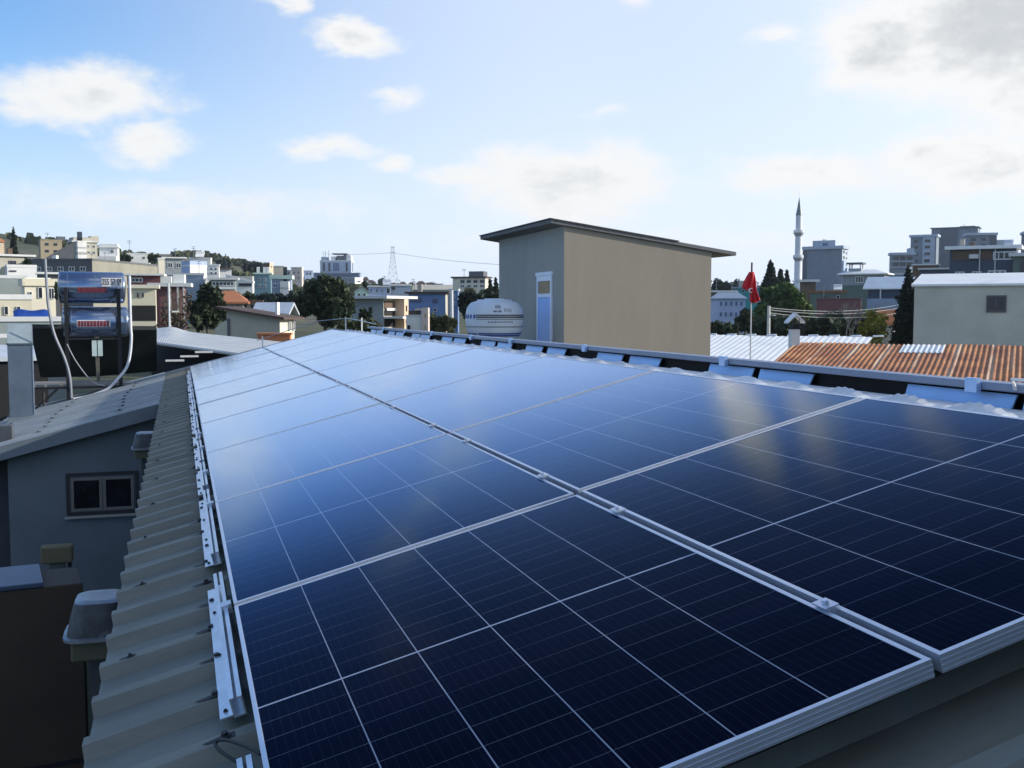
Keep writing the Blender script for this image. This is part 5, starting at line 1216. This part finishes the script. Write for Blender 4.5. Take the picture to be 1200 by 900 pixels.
# neighbour's pale corrugated canopy at the left, behind the panel roof
NTL = at(190, 384, 33); NTR = at(318, 399.5, 30.5)
nb_ = empty("metal_canopy", (NTL.x, NTL.y, hgt(NTL.x, NTL.y)), "pale corrugated metal canopy roof behind the left edge of the panel roof", "canopy")
M_CAN = sheet_mat("canopy_sheet", (.50, .52, .53), 5.)
A0, A1 = at(184, 385, 33), at(345, 402, 31); B0, B1 = at(176, 401, 26.5), at(318, 420.5, 24.5)
b = MB(); n = 150; m_ = 6
for top in (0, 1):
    o = len(b.v)
    for j in range(m_+1):
        for i in range(n+1):
            P_ = A0.lerp(A1, i/n).lerp(B0.lerp(B1, i/n), j/m_); q = 0
            b.v.append(tuple(P_+Vector((0, 0, .006*math.sin(2*math.pi*i/3.0)+.10*math.exp(-((i/n-.12)/.09)**2)*(1-j/m_)-(.006 if top else 0)))-nb_.location))
    for j in range(m_):
        for i in range(n):
            q = (o+j*(n+1)+i, o+(j+1)*(n+1)+i, o+(j+1)*(n+1)+i+1, o+j*(n+1)+i+1); b.f.append(q[::-1] if top else q); b.m.append(0)
b.build("roof", M_CAN, nb_, smooth=True)
MB().tube([B0-nb_.location, B1-nb_.location], .045, 6).build("eave_beam", C_['slab'], nb_)
MB().hexa([tuple(p-nb_.location) for p in (B0+Vector((0, .5, -3)), B1+Vector((0, .5, -3)), A1+Vector((0, -.3, -3)), A0+Vector((0, -.3, -3)), B0+Vector((0, .5, -.5)), B1+Vector((0, .5, -.5)), A1+Vector((0, -.3, -.3)), A0+Vector((0, -.3, -.3)))]).build("wall", C_['dark'], nb_)
for k in range(3):
    P_ = at(205+k*17, 422.5-5*k, 23.5+.5*k)-nb_.location; MB().box((P_.x-.2, P_.y-.04, P_.z-.02), (P_.x+.2, P_.y+.04, P_.z+.02)).build("batten", C_['white'], nb_)
# blue grey roofs and beams behind the duct
lo = house("low_metal_roof", "low building with a blue grey metal roof behind the duct", "building", -60, 49, 424, 24, 4, .35, wall='dark', roof='front', rh=.26, roofm='metal', over=.1)
for k, (xa, ya) in enumerate(((-30, 397.5),)):
    P_ = at(-5, 393.5, 27); o = MB().box((-1.2, -.06, -.05), (1.05, .06, .05)).build("white_beam", C_['white']); o.location = P_; o.rotation_euler = (0, 0, -bearing(0)); tag(o, "white beam crossing behind the left side of the duct", "beam")
    P2 = o
    for xx in (-.9, .7): MB().box((xx-.04, -.04, -3), (xx+.04, .04, -.052)).build("support", M_DARK, P2)

# ------------------------------------------------------------------ trees
def leafmat(name, col, var=.5):
    m = bpy.data.materials.new(name); m.use_nodes = True; t = m.node_tree; b = t.nodes['Principled BSDF']
    g = t.nodes.new('ShaderNodeNewGeometry'); n_ = noise(t, g.outputs['Position'], 1.1, 3, .6)
    wn = t.nodes.new('ShaderNodeTexWhiteNoise'); wn.noise_dimensions = '3D'
    q = t.nodes.new('ShaderNodeVectorMath'); q.operation = 'SNAP'; t.links.new(g.outputs['Position'], q.inputs[0]); q.inputs[1].default_value = (.12, .12, .12); t.links.new(q.outputs[0], wn.inputs[0])
    f = mth(t, 'ADD', mth(t, 'MULTIPLY', smooth(t, n_.outputs['Fac'], .3, .7), .6), mth(t, 'MULTIPLY', wn.outputs['Value'], .4))
    k = mixc(t, f, [x*(1-var) for x in col], [x*(1+var) for x in col])
    t.links.new(k, b.inputs['Base Color']); b.inputs['Roughness'].default_value = .75; b.inputs['Specular IOR Level'].default_value = .25
    tr = t.nodes.new('ShaderNodeBsdfTranslucent'); t.links.new(k, tr.inputs[0]); mx = t.nodes.new('ShaderNodeMixShader'); mx.inputs[0].default_value = .2
    t.links.new(b.outputs[0], mx.inputs[1]); t.links.new(tr.outputs[0], mx.inputs[2]); t.links.new(mx.outputs[0], t.nodes['Material Output'].inputs[0])
    return m
LEAF = dict(dark=leafmat("leaf_dark", (.042, .060, .032), .6), green=leafmat("leaf_green", (.075, .12, .036), .6), conifer=leafmat("leaf_conifer", (.024, .038, .026)), yellow=leafmat("leaf_yellow", (.27, .24, .035)), olive=leafmat("leaf_olive", (.075, .085, .040)), brown=leafmat("leaf_brown", (.10, .08, .055)), bluegreen=leafmat("leaf_bluegreen", (.035, .055, .045)))
M_BARK = mat("bark", (.085, .065, .05), .9, var=.3, scale=6)
def leaves(blobs, n, size, flat=.0):
    """n leaf clumps spread through the given ellipsoids (cx,cy,cz,rx,ry,rz), thickest near their skins, as small crossed quads"""
    vol = np.array([b[3]*b[4]*b[5] for b in blobs])**.75; pr = vol/vol.sum(); idx = rng.choice(len(blobs), n, p=pr); B = np.array(blobs)[idx]
    d = rng.normal(size=(n, 3)); d /= np.linalg.norm(d, axis=1)[:, None]; r = rng.random(n)**.42
    r *= 1+.16*rng.normal(size=n)*(rng.random(n) < .5)
    c = B[:, :3]+d*B[:, 3:6]*r[:, None]
    a = rng.normal(size=(n, 3)); a += d*.3; a /= np.linalg.norm(a, axis=1)[:, None]; bb = np.cross(a, rng.normal(size=(n, 3))); bb /= np.linalg.norm(bb, axis=1)[:, None]
    s = size*(.55+.9*rng.random(n))[:, None]
    p0 = c-a*s; p1 = c+bb*s*.55; p2 = c+a*s; p3 = c-bb*s*.55
    v = np.stack([p0, p1, p2, p3], 1).reshape(-1, 3); return v
def leafmesh(v, name, m, parent):
    me = bpy.data.meshes.new(name); n = len(v)//4
    me.vertices.add(len(v)); me.vertices.foreach_set('co', v.astype(np.float32).ravel()); me.loops.add(n*4); me.polygons.add(n)
    me.loops.foreach_set('vertex_index', np.arange(n*4, dtype=np.int32)); me.polygons.foreach_set('loop_start', np.arange(0, n*4, 4, dtype=np.int32)); me.polygons.foreach_set('loop_total', np.full(n, 4, np.int32))
    me.update(calc_edges=True); me.materials.append(m); o = bpy.data.objects.new(name, me); COL.objects.link(o)
    if parent: o.parent = parent
    return o
def tree(name, label, x0, x1, yt, yb, D, kind='round', leaf='dark', n=2600, size=None, group=None, cat="tree"):
    s_ = D/FPX; c = at((x0+x1)/2, 363, D); zb_ = hgt(c.x, c.y); zt_ = zat(yt, D); zlow = max(zat(yb, D), zb_+.25)
    zlow = min(zlow, zt_-.6); zb_ = min(zb_, zlow-.2)
    t = empty(name, (c.x, c.y, zb_), label, cat, group, -bearing((x0+x1)/2)); W_ = (x1-x0)*s_; Hh = zt_-zlow; z0 = zlow-zb_
    size = size or max(.07, min(.45, W_*.055)); blobs = []; limbs = []
    if kind == 'cone':
        for i in range(16):
            k = i/15; rr_ = W_/2*1.12*(1-k)**.75*(.92+.16*random.random())+.02; blobs.append((random.uniform(-.12, .12)*rr_, random.uniform(-.12, .12)*rr_, z0+Hh*(.03+.95*k), rr_, rr_, Hh*.075))
    elif kind == 'spire':
        for i in range(14):
            k = i/13; rr_ = W_/2*math.sin(math.pi*min(1, .18+.82*(1-k)**.8)*.5)*(.9+.2*random.random()); blobs.append((0, 0, z0+Hh*(.05+.92*k), max(rr_*(1-k*.55), .05), max(rr_*(1-k*.55), .05), Hh*.08))
    elif kind == 'mass':
        m_ = 16
        for i in range(m_):
            u = (i+.5)/m_; blobs.append(((u-.5)*W_*.86, random.uniform(-.2, .2)*W_, z0+Hh*random.uniform(.28, .62), W_*random.uniform(.08, .15), W_*.14, Hh*random.uniform(.24, .40)))
    else:
        m_ = 15
        for i in range(m_):
            a = random.uniform(0, 2*math.pi); q = random.random()**.6; k = random.random()
            rr_ = W_/2*(.62 if k > .6 else .74)*q; blobs.append((rr_*math.cos(a), rr_*math.sin(a), z0+Hh*(.22+.56*k), W_*random.uniform(.13, .20), W_*random.uniform(.13, .20), Hh*random.uniform(.13, .21)))
        blobs += [(0, 0, z0+Hh*.80, W_*.17, W_*.17, Hh*.19), (W_*.34, 0, z0+Hh*.45, W_*.16, W_*.15, Hh*.2), (-W_*.34, 0, z0+Hh*.45, W_*.16, W_*.15, Hh*.2)]
    leafmesh(leaves(blobs, n, size), "crown", LEAF[leaf], t)
    b = MB(); tr_ = max(.05, W_*.035)
    b.tube([(0, 0, -.3), (.02*W_, 0, z0*.6+.1), (0, 0, z0+Hh*.45), (.01, 0, z0+Hh*.85)], [tr_*1.3, tr_, tr_*.6, tr_*.15], 8)
    if kind == 'round':
        for bl in blobs[:9]: b.tube([(0, 0, z0+Hh*.12), (bl[0]*.5, bl[1]*.5, (bl[2]+z0+Hh*.12)*.5), bl[:3]], [tr_*.5, tr_*.35, tr_*.1], 5)
    b.build("trunk", M_BARK, t, smooth=True); return t
def bare(name, label, x0, x1, yt, yb, D, col, n=5, leafy=0):
    s_ = D/FPX; c = at((x0+x1)/2, 363, D); zb_ = min(hgt(c.x, c.y), zat(yb, D)); Hh = zat(yt, D)-zb_; W_ = (x1-x0)*s_
    t = empty(name, (c.x, c.y, zb_), label, "tree", None, -bearing((x0+x1)/2)); b = MB(); tips = []
    def grow(p, d, l, r, dep):
        q = p+d*l; mid = p+d*l*.5+Vector((random.uniform(-.06, .06), random.uniform(-.06, .06), 0))*l
        b.tube([p, mid, q], [r, r*.85, r*.68], 5 if dep < 2 else 4, closed=False); tips.append(q)
        if dep >= n: return
        for _ in range(3 if dep < 4 else 2):
            nd2 = (d+Vector((random.uniform(-.62, .62)*W_/Hh*2.0, random.uniform(-.6, .6), random.uniform(-.1, .35)))).normalized(); grow(q, nd2, l*random.uniform(.62, .82), r*.62, dep+1)
    grow(Vector((0, 0, 0)), Vector((0, 0, 1)), Hh*.30, Hh*.022, 0)
    zmx = max(v[2] for v in b.v); xmx = max(abs(v[0]) for v in b.v); b.v = [(x*W_/2/xmx, y*W_/2/xmx, z*Hh/zmx) for x, y, z in b.v]
    o = b.build("branches", mat(name+"_bark", col, .9, var=.3, scale=6), t)
    if leafy:
        bl = [(random.uniform(-.4, .4)*W_, random.uniform(-.3, .3)*W_, Hh*random.uniform(.35, .9), W_*.14, W_*.14, Hh*.12) for _ in range(14)]; leafmesh(leaves(bl, leafy, .05*W_), "crown", LEAF['brown'], t)  # brown leaf clumps stand for the leafless tree's twigs
    return t
tree("cypress", "lone dark cypress spire on the hillside at the far left", 14.5, 22.5, 268, 298, 150, 'spire', 'conifer', 900, .22)
tree("broad_tree", "dark broad tree left of the orange hip roof", 218, 266, 331, 392, 50, 'round', 'dark', 5200, .13)
tree("round_tree", "largest dark round tree above the far end of the panel roof", 344, 416, 322, 386, 46, 'round', 'dark', 9000, .12)
tree("backdrop_tree", "dark tree between the orange roof and the teal block", 262, 300, 341, 362, 75, 'mass', 'dark', 1500, .2)
tree("shade_tree", "blue green tree at the foot of the teal block", 298, 346, 340, 368, 80, 'mass', 'bluegreen', 2200, .2)
bare("bare_brown_tree", "leafless brown tree left of the dark broad tree", 184, 224, 336, 396, 46, (.13, .105, .08), 5, 700)
tree("garden_tree", "small dark tree against the grey green wall beyond the ridge", 421, 432, 361, 378, 47, 'round', 'dark', 700, .09)
tree("thin_tree", "thin little tree in front of the grey green wall right of the small tree", 431, 437, 360, 380, 46, 'spire', 'dark', 350, .08)
tree("hedge", "brown green hedge at the far end of the panel roof", 396, 446, 373, 390, 40, 'mass', 'olive', 1800, .10, cat="hedge")
tree("shrub_bank", "olive shrubs below the blue house", 500, 535, 366, 392, 56, 'mass', 'olive', 1800, .12, cat="shrubs")
tree("slope_trees", "dark slanting tree mass left of the water tank", 538, 574, 337, 372, 85, 'mass', 'conifer', 3000, .22)
tree("leaning_tree", "dark tree just left of the shed wall above the tank", 553, 590, 341, 362, 80, 'mass', 'conifer', 2200, .2)
tree("cypress", "left one of the cypress pair beside the shed", 571, 578, 328, 350, 130, 'spire', 'conifer', 700, .22, group="cypress pair beside the shed")
tree("cypress", "right one of the cypress pair beside the shed, touching its wall", 577, 585, 326.5, 350, 128, 'spire', 'conifer', 700, .22, group="cypress pair beside the shed")
tree("pine_cluster", "tallest ragged dark pine right of the flag", 892, 912, 305.5, 345, 110, 'cone', 'conifer', 2200, .24)
tree("pine_tree", "middle dark pine between the ragged pine and the minaret", 908, 920, 314, 345, 112, 'cone', 'conifer', 1300, .22)
tree("pine_tree", "rightmost slim pine just left of the minaret", 916, 927, 317.5, 345, 114, 'spire', 'conifer', 1000, .2)
tree("green_tree", "broad green tree in front of the pines and the minaret", 886, 952, 330.5, 396, 78, 'round', 'green', 8000, .19)
tree("undergrowth", "dark undergrowth behind the white sheet roof", 884, 1000, 366, 400, 58, 'mass', 'dark', 3600, .2, cat="shrubs")
tree("small_round_tree", "small dark tree in front of the lilac house", 862, 884, 361, 392, 66, 'round', 'dark', 1800, .13)
tree("shrub_row", "dark shrub row along the foot of the lilac house", 832, 866, 374, 396, 62, 'mass', 'dark', 1600, .14, cat="shrubs")
tree("skyline_trees", "row of grey green trees on the skyline right of the shed", 834, 870, 325, 346, 190, 'mass', 'bluegreen', 2200, .38)
tree("tall_conifer", "tall dark conical conifer in front of the beige rendered building", 1046, 1081, 312, 404, 50, 'cone', 'conifer', 8000, .085)
tree("yellow_tree", "yellow green young tree in front of the orange shed", 1004, 1042, 360, 408, 50, 'round', 'yellow', 1300, .085)
bare("bare_grey_tree", "leafless grey tree left of the yellow green tree", 972, 1014, 352, 402, 52, (.16, .15, .15), 5)
tree("dark_backdrop", "dark trees behind the leafless grey tree", 962, 1030, 362, 398, 66, 'mass', 'conifer', 3600, .2)
tree("hill_bush", "dark bush at the left end of the white skyline block", 144, 154, 298, 308, 168, 'mass', 'dark', 500, .3)
tree("hill_bush", "dark bushes right of the white skyline block", 176, 186, 296, 307, 172, 'mass', 'dark', 500, .3)
tree("hill_pine", "flat topped pine on the skyline above the porch house", 204, 213, 298, 306, 240, 'round', 'dark', 500, .35)
tree("hill_trees", "dark trees on the right flank of the round green hill", 286, 312, 304, 322, 300, 'mass', 'bluegreen', 1500, .5)
tree("hill_trees", "dark clump in the middle of the round green hill", 254, 272, 303, 316, 320, 'mass', 'bluegreen', 900, .5)
tree("far_cypresses", "ragged row of tiny cypresses on the skyline at the pylon's left foot", 443, 452, 324.5, 334, 480, 'mass', 'bluegreen', 400, .5)
tree("far_cypresses", "tiny dark trees on the skyline right of the pylon's foot", 500, 512, 330, 338, 480, 'mass', 'bluegreen', 400, .5)
tree("porch_tree", "dark tree beside the long dark windowed building at the left", 28, 38, 303, 312, 88, 'round', 'dark', 500, .12)
tree("tank_side_tree", "dark tree behind the left end of the upper blue tank", 66, 78, 326, 352, 54, 'mass', 'dark', 700, .12)
tree("street_tree", "dark conifer between the corner block and the lilac house", 424, 431, 330, 344, 115, 'spire', 'conifer', 500, .2)
# scrub on the far hillsides
pts = []
while len(pts) < 9000:
    a = rad(random.uniform(-20, 14)) if random.random() < .8 else rad(random.uniform(14, 52)); r = random.uniform(150, 900); x, y = r*math.sin(a), r*math.cos(a)
    if math.sin(x*.05+2*math.sin(y*.021))+math.sin(y*.043+x*.01) > .25: pts.append((x, y, hgt(x, y)))
vv = []
for x, y, z in pts:
    s_ = random.uniform(.7, 1.9)
    for k in range(3):
        a = random.uniform(0, 3.14); c0, s0 = math.cos(a)*s_, math.sin(a)*s_; h_ = s_*random.uniform(.6, 1.3)
        vv += [(x-c0, y-s0, z-.2), (x+c0*.9, y+s0*.9, z-.2), (x+c0*.5, y+s0*.5, z+h_), (x-c0*.6, y-s0*.6, z+h_*.9)]
o = leafmesh(np.array(vv), "hillside_scrub", LEAF['olive'], None); tag(o, "green scrub covering the far hillsides", "scrub", kind='stuff')

# town carpet between the named houses: trees far beyond, one mass
vv = []
for k in range(3000):
    a = rad(random.uniform(3, 46)); r = random.uniform(620, 1700); x, y = r*math.sin(a), r*math.cos(a); z = hgt(x, y); s_ = random.uniform(1.6, 3.4)
    vv.append(leaves([(x, y, z+s_*.8, s_, s_, s_*1.0)], 16, s_*.32))
o = leafmesh(np.concatenate(vv), "distant_woods", LEAF['bluegreen'], None); tag(o, "hazy trees covering the distant skyline", "woods", kind='stuff')

# ------------------------------------------------------------------ the air over the town
hz_ = MB().box((-1950, -1950, -7.5), (1950, 1950, 58)).build("haze", (lambda: None)() or bpy.data.materials.new("air"))
hm = hz_.data.materials[0]; hm.use_nodes = True; ht = hm.node_tree
for n_ in list(ht.nodes): ht.nodes.remove(n_)
ho = ht.nodes.new('ShaderNodeOutputMaterial'); hv_ = ht.nodes.new('ShaderNodeVolumePrincipled')
hv_.inputs['Color'].default_value = (.80, .88, 1, 1); hv_.inputs['Density'].default_value = .00016; hv_.inputs['Anisotropy'].default_value = .3
ht.links.new(hv_.outputs[0], ho.inputs['Volume'])
tag(hz_, "thin pale haze over the town", "haze", kind='stuff')
